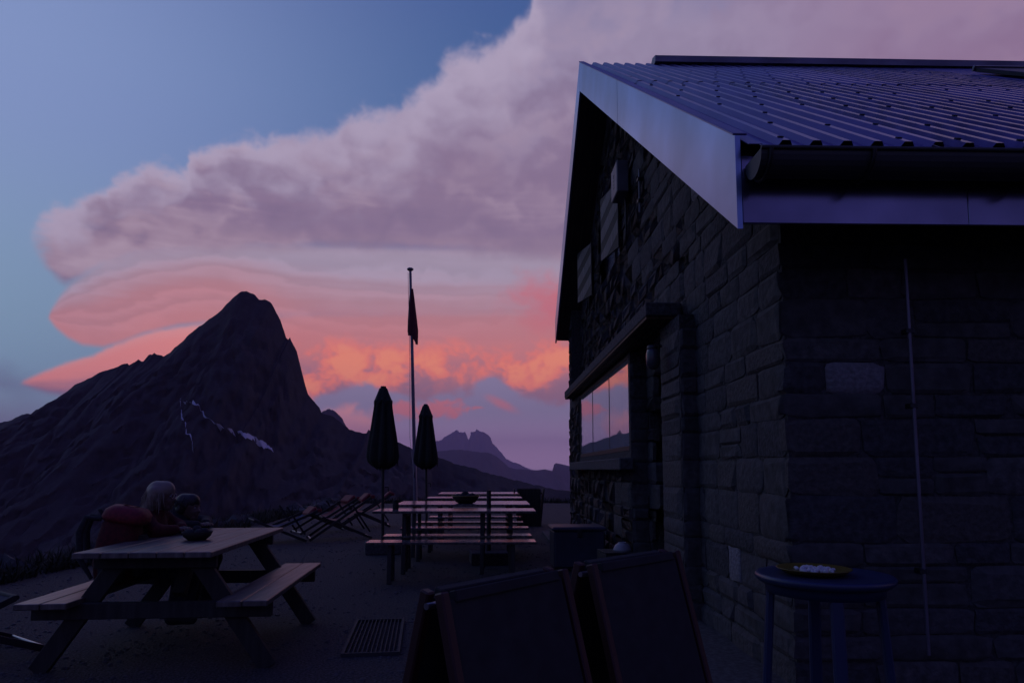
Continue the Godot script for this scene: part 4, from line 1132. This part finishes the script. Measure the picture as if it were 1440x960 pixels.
func blue_table() -> void:
	var t := thing("round_table", "round blue plastic side table against the stone wall", "side table", Vector3(1.545, 0.0, -3.22), 0.35)
	part("tabletop", one_lathe([Vector2(0.0, 0.745), Vector2(0.25, 0.74), Vector2(0.285, 0.735), Vector2(0.302, 0.75), Vector2(0.305, 0.765), Vector2(0.295, 0.776), Vector2(0.275, 0.772), Vector2(0.0, 0.772)], 48), M.blue_plastic, t)
	part("skirt", one_lathe([Vector2(0.262, 0.742), Vector2(0.258, 0.69), Vector2(0.250, 0.69), Vector2(0.250, 0.742)], 40), M.blue_plastic, t)
	for k in 4:
		var a := TAU * k / 4.0 + 0.6
		var d := Vector3(cos(a), 0, sin(a))
		part("leg", one_beam(d * 0.235 + Vector3(0, 0.735, 0), d * 0.285 + Vector3(0, 0.014, 0), 0.055, 0.035, 0.008, d), M.blue_plastic, t)
	var p := thing("plate", "yellow plate on the blue side table", "plate", Vector3(1.50, 0.773, -3.22))
	part("dish", one_lathe([Vector2(0.0, 0.004), Vector2(0.11, 0.004), Vector2(0.135, 0.010), Vector2(0.163, 0.026), Vector2(0.166, 0.030), Vector2(0.160, 0.030), Vector2(0.132, 0.016), Vector2(0.0, 0.012)], 40), M.yellow_plastic, p)
	var q := thing("pebble_heap", "heap of small white pebbles on the yellow plate", "pebbles", Vector3(1.50, 0.785, -3.22))
	for k in 64:
		var a := rng.randf() * TAU
		var rr := 0.098 * sqrt(rng.randf())
		part("pebble", blob(Vector3(cos(a) * rr, 0.008 + 0.008 * (1.0 - rr / 0.1) * rng.randf(), sin(a) * rr), rng.randf_range(0.007, 0.012), 200 + k), M.pebble, q)

func loose_things() -> void:
	chalkboard("chalkboard in a red tent frame beside the metal grate", Vector2(-0.144, -1.582), Vector2(0.182, -1.961))
	chalkboard("chalkboard in a red tent frame beside the hut pavement", Vector2(0.262, -2.041), Vector2(0.612, -2.374))
	blue_table()
	deck_chair("deck chair with red sling next to the parasol base", Vector3(-2.72, 0.014, -12.6), 0.35, M.red_cloth_bright, M.table_frame, M.red_cloth_bright, 0.0)
	deck_chair("deck chair with red sling and red pillow beside the flagpole", Vector3(-2.75, 0.014, -15.2), 0.2, M.red_cloth_bright, M.table_frame, M.red_cloth_bright, 0.2)
	deck_chair("low reclined deck chair with blue sling beyond the picnic table", Vector3(-3.75, 0.014, -12.0), 0.5, M.blue_cloth, M.table_frame, M.red_cloth_bright, 1.0)
	deck_chair("deck chair with red sling halfway between the blue chair and the parasol", Vector3(-3.35, 0.014, -13.9), 0.6, M.red_cloth_bright, M.table_frame, M.red_cloth_bright, 0.4)
	deck_chair("grey deck chair with red pillow beside the picnic table bench", Vector3(-3.62, 0.014, -4.55), -2.2, M.grey_cloth, M.table_frame, M.red_cloth, 0.9)
	# parasol foot without its parasol
	var f := thing("parasol_stand", "concrete parasol stand with empty tube between the long tables", "parasol stand", Vector3(-0.07, 0.014, -9.33), 0.1)
	part("slab", one_box(Vector3(0, 0.08, 0), Vector3(0.50, 0.16, 0.50), 0.012), M.concrete, f)
	part("tube", one_tube([Vector3(0, 0.16, 0), Vector3(0, 0.97, 0)], [0.030], 12), M.steel_dark, f)
	part("clamp_knob", one_tube([Vector3(0.03, 0.6, 0), Vector3(0.08, 0.6, 0)], [0.014], 8), M.steel_dark, f)
	# planter past the tables
	f = thing("planter", "dark tapered wooden planter at the end of the table row", "planter", Vector3(0.78, 0.014, -15.4), 0.0)
	for s in [-1.0, 1.0]:
		part("side", one_beam(Vector3(0, 0.0, s * 0.16), Vector3(0, 0.82, s * 0.22), 0.50, 0.025, 0.0, Vector3(0, 0, 1)), M.table_frame, f)
		part("end", one_beam(Vector3(s * 0.25, 0.0, 0), Vector3(s * 0.33, 0.82, 0), 0.025, 0.40, 0.0, Vector3(0, 0, 1)), M.table_frame, f)
	part("soil", one_box(Vector3(0, 0.72, 0), Vector3(0.56, 0.04, 0.36)), M.meadow, f)
	# chest and crate along the hut
	f = thing("storage_chest", "dark blue storage chest with flat lid beside the hut wall", "chest", Vector3(1.05, 0.054, -8.75), 0.03)
	part("body", one_box(Vector3(0, 0.225, 0), Vector3(0.64, 0.45, 0.50), 0.02), M.box_blue, f)
	part("lid", one_box(Vector3(0, 0.475, 0), Vector3(0.68, 0.05, 0.54), 0.018), M.box_blue, f)
	part("latch", one_box(Vector3(0, 0.42, 0.262), Vector3(0.06, 0.09, 0.02), 0.004), M.steel_dark, f)
	f = thing("crate", "low wooden crate standing below the hut door pillar", "crate", Vector3(1.40, 0.054, -7.55), 0.1)
	for k in 3:
		for s in [-1.0, 1.0]:
			part("slat", one_box(Vector3(0, 0.05 + k * 0.105, s * 0.19), Vector3(0.46, 0.09, 0.014), 0.003), M.table_frame, f)
			part("slat", one_box(Vector3(s * 0.223, 0.05 + k * 0.105, 0), Vector3(0.014, 0.09, 0.364), 0.003), M.table_frame, f)
	for s in [-0.13, 0.0, 0.13]: part("lid_board", one_box(Vector3(0, 0.318, s), Vector3(0.46, 0.014, 0.122), 0.003), M.table_frame, f)
	f = thing("white_bowl", "small white bowl turned over on the low crate", "bowl", Vector3(1.40, 0.380, -7.52))
	part("shell", one_lathe([Vector2(0.0, 0.085), Vector2(0.045, 0.083), Vector2(0.075, 0.065), Vector2(0.098, 0.02), Vector2(0.105, 0.0), Vector2(0.098, 0.0)], 24), M.white_paint, f)
	part("foot_ring", one_lathe([Vector2(0.035, 0.082), Vector2(0.035, 0.094), Vector2(0.042, 0.094), Vector2(0.044, 0.080)], 20), M.white_paint, f)
	# floor grate
	f = thing("floor_grate", "dark barred metal grate lying on the gravel", "grate", Vector3(-0.88, 0.014, -5.27), 0.10)
	for s in [-1.0, 1.0]:
		part("edge", one_box(Vector3(s * 0.185, 0.012, 0), Vector3(0.02, 0.024, 1.06)), M.rubber, f)
		part("edge", one_box(Vector3(0, 0.012, s * 0.52), Vector3(0.35, 0.024, 0.02)), M.rubber, f)
	for k in 11: part("bar", one_box(Vector3(-0.15 + k * 0.03, 0.011, 0), Vector3(0.008, 0.02, 1.016)), M.rubber, f)

# ------------------------------------------------------------------ rucksack and people
func loft(rings: Array, seg := 28, power := 3.0) -> ArrayMesh:
	# rings: [y, half x, half z, shift x, shift z]; cross-sections are rounded rectangles
	var m := MB.new(true)
	var g: Array = []
	for r: Array in rings:
		var row: Array[Vector3] = []
		for k in seg:
			var a := TAU * k / seg
			var c := cos(a)
			var s := sin(a)
			row.append(Vector3(r[3] + r[1] * signf(c) * pow(absf(c), 2.0 / power), r[0], r[4] + r[2] * signf(s) * pow(absf(s), 2.0 / power)))
		g.append(row)
	for i in g.size() - 1:
		for k in seg: m.quad(g[i][k], g[i][(k + 1) % seg], g[i + 1][(k + 1) % seg], g[i + 1][k])
	for e in [0, g.size() - 1]:
		var c := Vector3(rings[e][3], rings[e][0], rings[e][4])
		for k in seg: m.tri(c, g[e][(k + 1) % seg], g[e][k])
	return m.done()

func rucksack() -> void:
	var t := thing("rucksack", "red and black hiking rucksack leaning on the picnic bench", "rucksack", Vector3(-2.66, 0.468, -4.98), 0.3)
	part("body", loft([[0.0, 0.10, 0.13, 0, 0], [0.03, 0.13, 0.16, 0, 0], [0.15, 0.145, 0.175, 0, 0], [0.30, 0.14, 0.17, 0.01, 0], [0.42, 0.12, 0.155, 0.02, 0], [0.45, 0.10, 0.13, 0.02, 0]]), M.red_cloth, t)
	part("lid", loft([[0.43, 0.13, 0.165, 0.03, 0], [0.45, 0.15, 0.18, 0.035, 0], [0.50, 0.145, 0.175, 0.04, 0], [0.535, 0.11, 0.14, 0.045, 0], [0.545, 0.05, 0.08, 0.045, 0]]), M.red_cloth_bright, t, Transform3D(Basis(Vector3.BACK, -0.22), Vector3(-0.09, 0.01, 0)))
	part("pocket", loft([[0.05, 0.05, 0.11, 0.15, 0], [0.08, 0.07, 0.13, 0.15, 0], [0.25, 0.065, 0.125, 0.15, 0], [0.33, 0.03, 0.09, 0.14, 0]]), M.dark_cloth, t)
	for s in [-1.0, 1.0]:
		part("side_pocket", loft([[0.03, 0.07, 0.03, 0, s * 0.18], [0.06, 0.08, 0.045, 0, s * 0.18], [0.22, 0.08, 0.04, 0, s * 0.18], [0.25, 0.06, 0.02, 0, s * 0.175]]), M.dark_cloth, t)
		part("shoulder_strap", one_tube([Vector3(-0.10, 0.45, s * 0.07), Vector3(-0.19, 0.46, s * 0.08), Vector3(-0.225, 0.36, s * 0.09), Vector3(-0.21, 0.18, s * 0.10), Vector3(-0.13, 0.05, s * 0.12)], [0.016, 0.022, 0.024, 0.020, 0.012], 8), M.dark_cloth, t)
	part("haul_loop", one_tube([Vector3(-0.10, 0.46, -0.03), Vector3(-0.13, 0.51, -0.02), Vector3(-0.13, 0.51, 0.02), Vector3(-0.10, 0.46, 0.03)], [0.008], 6), M.dark_cloth, t)

# a smooth union of tapered capsules, meshed with surface nets
func nets(bones: Array, cell: float, k: float, into: SurfaceTool = null) -> SurfaceTool:
	var lo := Vector3.ONE * 1e9
	var hi := -lo
	for b: Array in bones:
		var r := maxf(b[2], b[3]) + cell * 2.0
		lo = lo.min(b[0] - Vector3.ONE * r).min(b[1] - Vector3.ONE * r)
		hi = hi.max(b[0] + Vector3.ONE * r).max(b[1] + Vector3.ONE * r)
	var nx := int((hi.x - lo.x) / cell) + 2
	var ny := int((hi.y - lo.y) / cell) + 2
	var nz := int((hi.z - lo.z) / cell) + 2
	var val := PackedFloat32Array()
	val.resize(nx * ny * nz)
	val.fill(1.0)
	for b: Array in bones:
		var pa: Vector3 = b[0]
		var ba: Vector3 = b[1] - b[0]
		var l2 := maxf(ba.length_squared(), 1e-8)
		var ra: float = b[2]
		var rb: float = b[3]
		var r := maxf(ra, rb) + k + cell * 2.0
		var l: Vector3 = ((pa.min(b[1]) - Vector3.ONE * r - lo) / cell).floor()
		var u: Vector3 = ((pa.max(b[1]) + Vector3.ONE * r - lo) / cell).ceil()
		for z in range(maxi(0, int(l.z)), mini(nz, int(u.z) + 1)):
			for y in range(maxi(0, int(l.y)), mini(ny, int(u.y) + 1)):
				for x in range(maxi(0, int(l.x)), mini(nx, int(u.x) + 1)):
					var p := lo + Vector3(x, y, z) * cell - pa
					var t := clampf(p.dot(ba) / l2, 0.0, 1.0)
					var d := (p - ba * t).length() - lerpf(ra, rb, t)
					var i := (z * ny + y) * nx + x
					var o := val[i]
					var h := clampf(0.5 + 0.5 * (o - d) / k, 0.0, 1.0)
					val[i] = lerpf(o, d, h) - k * h * (1.0 - h)
	var st := into
	if st == null:
		st = SurfaceTool.new()
		st.begin(Mesh.PRIMITIVE_TRIANGLES)
		st.set_smooth_group(0)
	var at := {}
	var off := [0, 1, nx, nx + 1, nx * ny, nx * ny + 1, nx * ny + nx, nx * ny + nx + 1]
	for z in nz - 1:
		for y in ny - 1:
			for x in nx - 1:
				var i := (z * ny + y) * nx + x
				var inside := 0
				for o in off:
					if val[i + o] < 0.0: inside += 1
				if inside == 0 or inside == 8: continue
				var sum := Vector3.ZERO
				var n := 0
				for e in [[0, 1], [2, 3], [4, 5], [6, 7], [0, 2], [1, 3], [4, 6], [5, 7], [0, 4], [1, 5], [2, 6], [3, 7]]:
					var a := val[i + off[e[0]]]
					var b := val[i + off[e[1]]]
					if (a < 0.0) == (b < 0.0): continue
					var f := a / (a - b)
					var pa := Vector3(e[0] & 1, (e[0] >> 1) & 1, e[0] >> 2)
					var pb := Vector3(e[1] & 1, (e[1] >> 1) & 1, e[1] >> 2)
					sum += pa.lerp(pb, f)
					n += 1
				at[i] = lo + (Vector3(x, y, z) + sum / n) * cell
	for i: int in at:
		for ax in 3:
			var step: int = [1, nx, nx * ny][ax]
			var u: int = [nx, nx * ny, 1][ax]
			var v: int = [nx * ny, 1, nx][ax]
			if i + step >= val.size() or (val[i] < 0.0) == (val[i + step] < 0.0): continue
			if not (at.has(i - u) and at.has(i - v) and at.has(i - u - v)): continue
			var q := [at[i], at[i - u], at[i - u - v], at[i - v]]
			if val[i] >= 0.0: q.reverse()
			for c in [q[0], q[2], q[1], q[0], q[3], q[2]]: st.add_vertex(c)
	return st

func finish(st: SurfaceTool) -> ArrayMesh:
	st.generate_normals()
	return st.commit()

func person(label: String, at: Vector3, turn: float, lean: float, head_low: float, hair: Material, jacket: Material, trousers: Material, long_hair: bool) -> void:
	# seated, facing +x; the origin is the middle of the seat; forearms rest on the table
	var t := thing("person", label, "person", at, turn)
	t.scale = Vector3.ONE * 0.90
	var hip := Vector3(-0.03, 0.10, 0)
	var chest := Vector3(0.02 + lean * 0.5, 0.36, 0)
	var neck := Vector3(0.05 + lean, 0.55 - head_low * 0.7, 0)
	var head := Vector3(0.09 + lean * 1.1, 0.66 - head_low, 0)
	var shoulder: Array = []
	var elbow: Array = []
	var wrist: Array = []
	var knee: Array = []
	for s in [-1.0, 1.0]:
		shoulder.append(Vector3(0.03 + lean * 0.9, 0.48 - head_low * 0.6, s * 0.165))
		elbow.append(Vector3(0.17 + lean * 0.7, 0.375, s * 0.24))
		wrist.append(Vector3(0.27 + lean * 0.7, 0.375, s * 0.07))
		knee.append(Vector3(0.40, 0.06, s * 0.12))
	var body: Array = [[hip, chest, 0.125, 0.125], [chest, neck, 0.12, 0.06], [neck, head, 0.055, 0.06]]
	var coat: Array = [[hip + Vector3(0, -0.02, 0), chest, 0.150, 0.150], [hip + Vector3(0, 0, 0.06), chest + Vector3(0, 0, 0.06), 0.13, 0.125], [hip - Vector3(0, 0, 0.06), chest - Vector3(0, 0, 0.06), 0.13, 0.125], [chest, neck - Vector3(0, 0.03, 0), 0.145, 0.075]]
	var legs: Array = [[hip + Vector3(0, -0.03, 0.05), hip + Vector3(0, -0.03, -0.05), 0.135, 0.135]]
	for i in 2:
		var s := -1.0 if i == 0 else 1.0
		body.append([chest, shoulder[i], 0.10, 0.06]); body.append([shoulder[i], elbow[i], 0.05, 0.04]); body.append([elbow[i], wrist[i], 0.038, 0.026])
		coat.append([chest + Vector3(0, 0.06, 0), shoulder[i], 0.12, 0.080]); coat.append([shoulder[i], elbow[i], 0.074, 0.058]); coat.append([elbow[i], elbow[i].lerp(wrist[i], 0.92), 0.056, 0.043])
		var ankle: Vector3 = knee[i] + Vector3(-0.06, -0.37, 0)
		var toe := Vector3(0.14, -0.045, 0)
		body.append([hip + Vector3(0, -0.02, s * 0.08), knee[i], 0.085, 0.06]); body.append([knee[i], ankle, 0.058, 0.038]); body.append([ankle + Vector3(0, -0.03, 0), ankle + toe, 0.04, 0.035])
		legs.append([hip + Vector3(0, -0.02, s * 0.08), knee[i], 0.105, 0.078]); legs.append([knee[i], ankle + Vector3(0, 0.02, 0), 0.076, 0.058])
		part("boot", finish(nets([[ankle + Vector3(-0.01, 0.02, 0), ankle + Vector3(-0.01, -0.03, 0), 0.056, 0.058], [ankle + Vector3(-0.02, -0.035, 0), ankle + toe, 0.05, 0.045]], 0.012, 0.03)), M.rubber, t)
	var st := nets(body, 0.014, 0.03)
	# head: skull, jaw, nose, lips, ears and brow on a finer grid
	var hb: Array = [[head + Vector3(-0.015, 0.03, 0), head + Vector3(0.012, 0.035, 0), 0.088, 0.082], [head + Vector3(0.02, -0.03, 0), head + Vector3(0.055, -0.075, 0), 0.062, 0.036], [head + Vector3(0.02, -0.01, 0), head + Vector3(0.055, -0.02, 0), 0.066, 0.05],
		[head + Vector3(0.088, 0.012, 0), head + Vector3(0.112, -0.020, 0), 0.010, 0.014], [head + Vector3(0.084, 0.035, -0.03), head + Vector3(0.084, 0.035, 0.03), 0.014, 0.014], [head + Vector3(0.092, -0.052, -0.014), head + Vector3(0.092, -0.052, 0.014), 0.008, 0.008],
		[head + Vector3(-0.005, 0.02, -0.086), head + Vector3(-0.008, -0.015, -0.082), 0.016, 0.010], [head + Vector3(-0.005, 0.02, 0.086), head + Vector3(-0.008, -0.015, 0.082), 0.016, 0.010], [neck, head + Vector3(-0.01, -0.04, 0), 0.054, 0.056]]
	nets(hb, 0.008, 0.016, st)
	# hands: palm, four bent fingers, thumb
	for i in 2:
		var s := -1.0 if i == 0 else 1.0
		var dir: Vector3 = (wrist[i] - elbow[i]).normalized()
		var side := Vector3.UP.cross(dir).normalized() * -s
		var w: Vector3 = wrist[i]
		var hb2: Array = [[w, w + dir * 0.05 + side * 0.014, 0.024, 0.016], [w + dir * 0.02 - side * 0.018, w + dir * 0.07 - side * 0.026, 0.016, 0.013], [w + dir * 0.02 + side * 0.018, w + dir * 0.07 + side * 0.026, 0.016, 0.013]]
		for fgr in 4:
			var o := side * (fgr - 1.5) * 0.0195
			var l: float = [0.068, 0.080, 0.076, 0.058][fgr]
			var a := w + dir * 0.078 + o
			var b := a + dir * l * 0.5 + Vector3(0, 0.007, 0)
			hb2.append([a, b, 0.0088, 0.008]); hb2.append([b, b + dir * l * 0.45 + Vector3(0, -0.016, 0), 0.008, 0.0068])
		var th := w + dir * 0.03 + side * 0.028
		hb2.append([th, th + dir * 0.035 + side * 0.022, 0.0105, 0.009]); hb2.append([th + dir * 0.035 + side * 0.022, th + dir * 0.065 + side * 0.022 + Vector3(0, -0.006, 0), 0.009, 0.0075])
		nets(hb2, 0.0045, 0.004, st)
	part("body", finish(st), M.skin, t)
	part("jacket", finish(nets(coat, 0.015, 0.035)), jacket, t)
	part("trousers", finish(nets(legs, 0.016, 0.03)), trousers, t)
	var hs: Array = [[head + Vector3(-0.03, 0.055, 0), head + Vector3(0.028, 0.064, 0), 0.090, 0.078],[head + Vector3(0.0, 0.045, 0.05), head + Vector3(-0.04, -0.01, 0.06), 0.05, 0.045], [head + Vector3(0.0, 0.045, -0.05), head + Vector3(-0.04, -0.01, -0.06), 0.05, 0.045], [head + Vector3(-0.05, 0.0, 0), head + Vector3(-0.03, 0.05, 0), 0.078, 0.085]]
	if long_hair:
		for q in [[-0.085, -0.03], [-0.06, -0.065], [-0.085, 0.03], [-0.06, 0.065], [-0.095, 0.0]]:
			hs.append([head + Vector3(q[0] + 0.03, 0.05, q[1]), head + Vector3(q[0] - 0.03, -0.15, q[1] * 1.15), 0.055, 0.045])
	var hm := nets(hs, 0.009, 0.012)
	var locks := MB.new(true)
	for k in (360 if long_hair else 160):
		var a := rng.randf_range(0.9, TAU - 0.9)                 # round the head, leaving the face free
		var el := rng.randf_range(-0.1, 1.3)
		var d := Vector3(cos(a) * cos(el), sin(el), sin(a) * cos(el))
		var root := head + Vector3(-0.018, 0.045, 0) + d * Vector3(0.098, 0.092, 0.092)
		var drop := rng.randf_range(0.10, 0.19) if long_hair else rng.randf_range(0.02, 0.05)
		var outw := Vector3(d.x, 0, d.z) * rng.randf_range(0.004, 0.045)
		locks.tube([root, root + outw + Vector3(0, -drop * 0.4, 0), root + outw * 1.2 + Vector3(rng.randf_range(-0.02, 0.02), -drop, rng.randf_range(-0.015, 0.015))], [0.004, 0.0032, 0.001], 5, false)
	part("hair", finish(hm), hair, t)
	part("hair_locks", locks.done(), hair, t)
	# eyes
	for s in [-1.0, 1.0]: part("eye", blob(head + Vector3(0.081, 0.016, s * 0.031), 0.011, 5), M.opal, t)
	if long_hair:
		for s in [-1.0, 1.0]:
			var pts: Array = []
			for k in 13: pts.append(head + Vector3(0.103, 0.014 + sin(TAU * k / 12.0) * 0.019, s * 0.033 + cos(TAU * k / 12.0) * 0.024))
			part("spectacles", one_tube(pts, [0.0022], 5), M.steel, t)

func people() -> void:
	person("person with long fair hair and glasses in a red jacket at the picnic table", Vector3(-2.70, 0.468, -5.38), 0.06, 0.05, 0.02, M.blond_hair, M.red_cloth, M.jeans, true)
	person("person with short dark hair in dark clothes leaning low over the picnic table", Vector3(-2.74, 0.468, -5.86), -0.12, 0.10, 0.145, M.dark_hair, M.dark_cloth, M.dark_cloth, false)

# ------------------------------------------------------------------ edges of the terrace
func boulder_mesh(seed_: int) -> ArrayMesh:
	# broken, angular: a few flat facets
	var m := MB.new(false)
	var g: Array = []
	for j in 6:
		var row: Array[Vector3] = []
		for i in 7:
			var t := PI * j / 5.0
			var a := TAU * i / 7.0 + 0.4 * (j % 2)
			var d := Vector3(sin(t) * cos(a), cos(t), sin(t) * sin(a))
			row.append(Vector3(0, 0.2, 0) + d * 0.5 * (1.0 + 1.3 * fn.get_noise_3d(d.x * 9.0 + seed_ * 5.0, d.y * 9.0, d.z * 9.0)))
		g.append(row)
	for j in 5:
		for i in 7: m.quad(g[j][i], g[j][(i + 1) % 7], g[j + 1][(i + 1) % 7], g[j + 1][i])
	return m.done()

func edges() -> void:
	var shapes: Array[ArrayMesh] = []
	for k in 5: shapes.append(boulder_mesh(300 + k * 7))
	for k in 26:
		var z := -8.0 - k * 0.66 + rng.randf_range(-0.2, 0.2)
		var left := -5.55 + 0.5 * fn.get_noise_2d(z * 2.0, 7.0)
		var o := part("edge_boulder", shapes[k % 5], M["stone%d" % (k % 5)], self)
		o.name = numbered("edge_boulder")
		var s := rng.randf_range(0.22, 0.6)
		o.transform = Transform3D(Basis(Vector3.UP, rng.randf() * TAU).scaled(Vector3(s * 1.2, s * 0.75, s)), Vector3(left + rng.randf_range(-0.2, 0.25), -0.02, z))
		o.set_meta("label", "rough grey boulder lying along the valley edge of the gravel terrace")
		o.set_meta("category", "boulder")
		o.set_meta("group", "boulders edging the terrace")
	# turf along the rim and on the bank below it
	var blade := MB.new()
	for k in 7:
		var a := TAU * k / 7.0 + 0.3 * (k % 3)
		var d := Vector3(cos(a), 0, sin(a))
		var side := Vector3(-d.z, 0, d.x) * 0.008
		var hgt := 0.10 + 0.04 * (k % 3)
		blade.quad(d * 0.02 - side, d * 0.02 + side, d * 0.06 + side * 0.7 + Vector3(0, hgt * 0.6, 0), d * 0.06 - side * 0.7 + Vector3(0, hgt * 0.6, 0))
		blade.tri(d * 0.06 - side * 0.7 + Vector3(0, hgt * 0.6, 0), d * 0.06 + side * 0.7 + Vector3(0, hgt * 0.6, 0), d * 0.13 + Vector3(0, hgt, 0))
	var mm := MultiMesh.new()
	mm.transform_format = MultiMesh.TRANSFORM_3D
	mm.mesh = blade.done()
	mm.instance_count = 5200
	for i in mm.instance_count:
		var z := lerpf(2.0, -26.5, rng.randf())
		var x := -5.5 + 0.5 * fn.get_noise_2d(z * 2.0, 7.0) - absf(rng.randfn(0.0, 0.7)) + 0.35
		if i % 5 == 0:
			z = -25.7 - absf(rng.randfn(0.0, 0.5))
			x = rng.randf_range(-6.0, 8.0)
		var s := rng.randf_range(0.5, 1.5)
		mm.set_instance_transform(i, Transform3D(Basis(Vector3.UP, rng.randf() * TAU).scaled(Vector3(s, s * rng.randf_range(0.6, 1.3), s)), Vector3(x, land_height(x, z), z)))
	var g := MultiMeshInstance3D.new()
	g.name = "grass"
	g.multimesh = mm
	g.material_override = M.grass
	add_child(g)
	g.set_meta("kind", "stuff")
	g.set_meta("label", "rough dark grass along the rim of the terrace")
	g.set_meta("category", "grass")
	# loose stones in the gravel
	var pm := MultiMesh.new()
	pm.transform_format = MultiMesh.TRANSFORM_3D
	pm.mesh = blob(Vector3.ZERO, 0.5, 411)
	pm.instance_count = 9000
	for i in pm.instance_count:
		var d := 1.5 + 17.0 * pow(rng.randf(), 1.6)
		var a := rng.randf_range(-0.85, 0.55)
		var p := Vector3(sin(a) * d, 0.014, -cos(a) * d)
		if p.x > 0.9: p.x -= 1.6
		if p.x < -5.2: p.x += 3.0
		var s := rng.randf_range(0.008, 0.028) * (1.6 if rng.randf() < 0.06 else 1.0)
		pm.set_instance_transform(i, Transform3D(Basis(Vector3.UP, rng.randf() * TAU).scaled(Vector3(s * rng.randf_range(0.8, 1.5), s * 0.7, s)), p))
	g = MultiMeshInstance3D.new()
	g.name = "gravel"
	g.multimesh = pm
	g.material_override = M.stone2
	add_child(g)
	g.set_meta("kind", "stuff")
	g.set_meta("label", "loose grey pebbles scattered over the terrace")
	g.set_meta("category", "gravel")
	# pavement along the hut
	for k in 9:
		pass
	structure("pavement", one_box(Vector3(1.32, 0.027, -8.35), Vector3(0.74, 0.054, 10.5), 0.01), M.concrete)

func _ready() -> void:
	rng.seed = 7
	fn.seed = 3; fn.frequency = 0.1; fn.fractal_octaves = 4
	camera_sky_light()
	materials()
	land()
	hut()
	picnic_table()
	terrace_set()
	parasol("folded dark parasol nearer the picnic table", Vector3(-1.68, 0.014, -10.5), 0.2, -0.03)
	parasol("folded dark parasol in front of the flagpole", Vector3(-1.30, 0.014, -13.4), 0.5, -0.05)
	flagpole()
	loose_things()
	rucksack()
	people()
	edges()
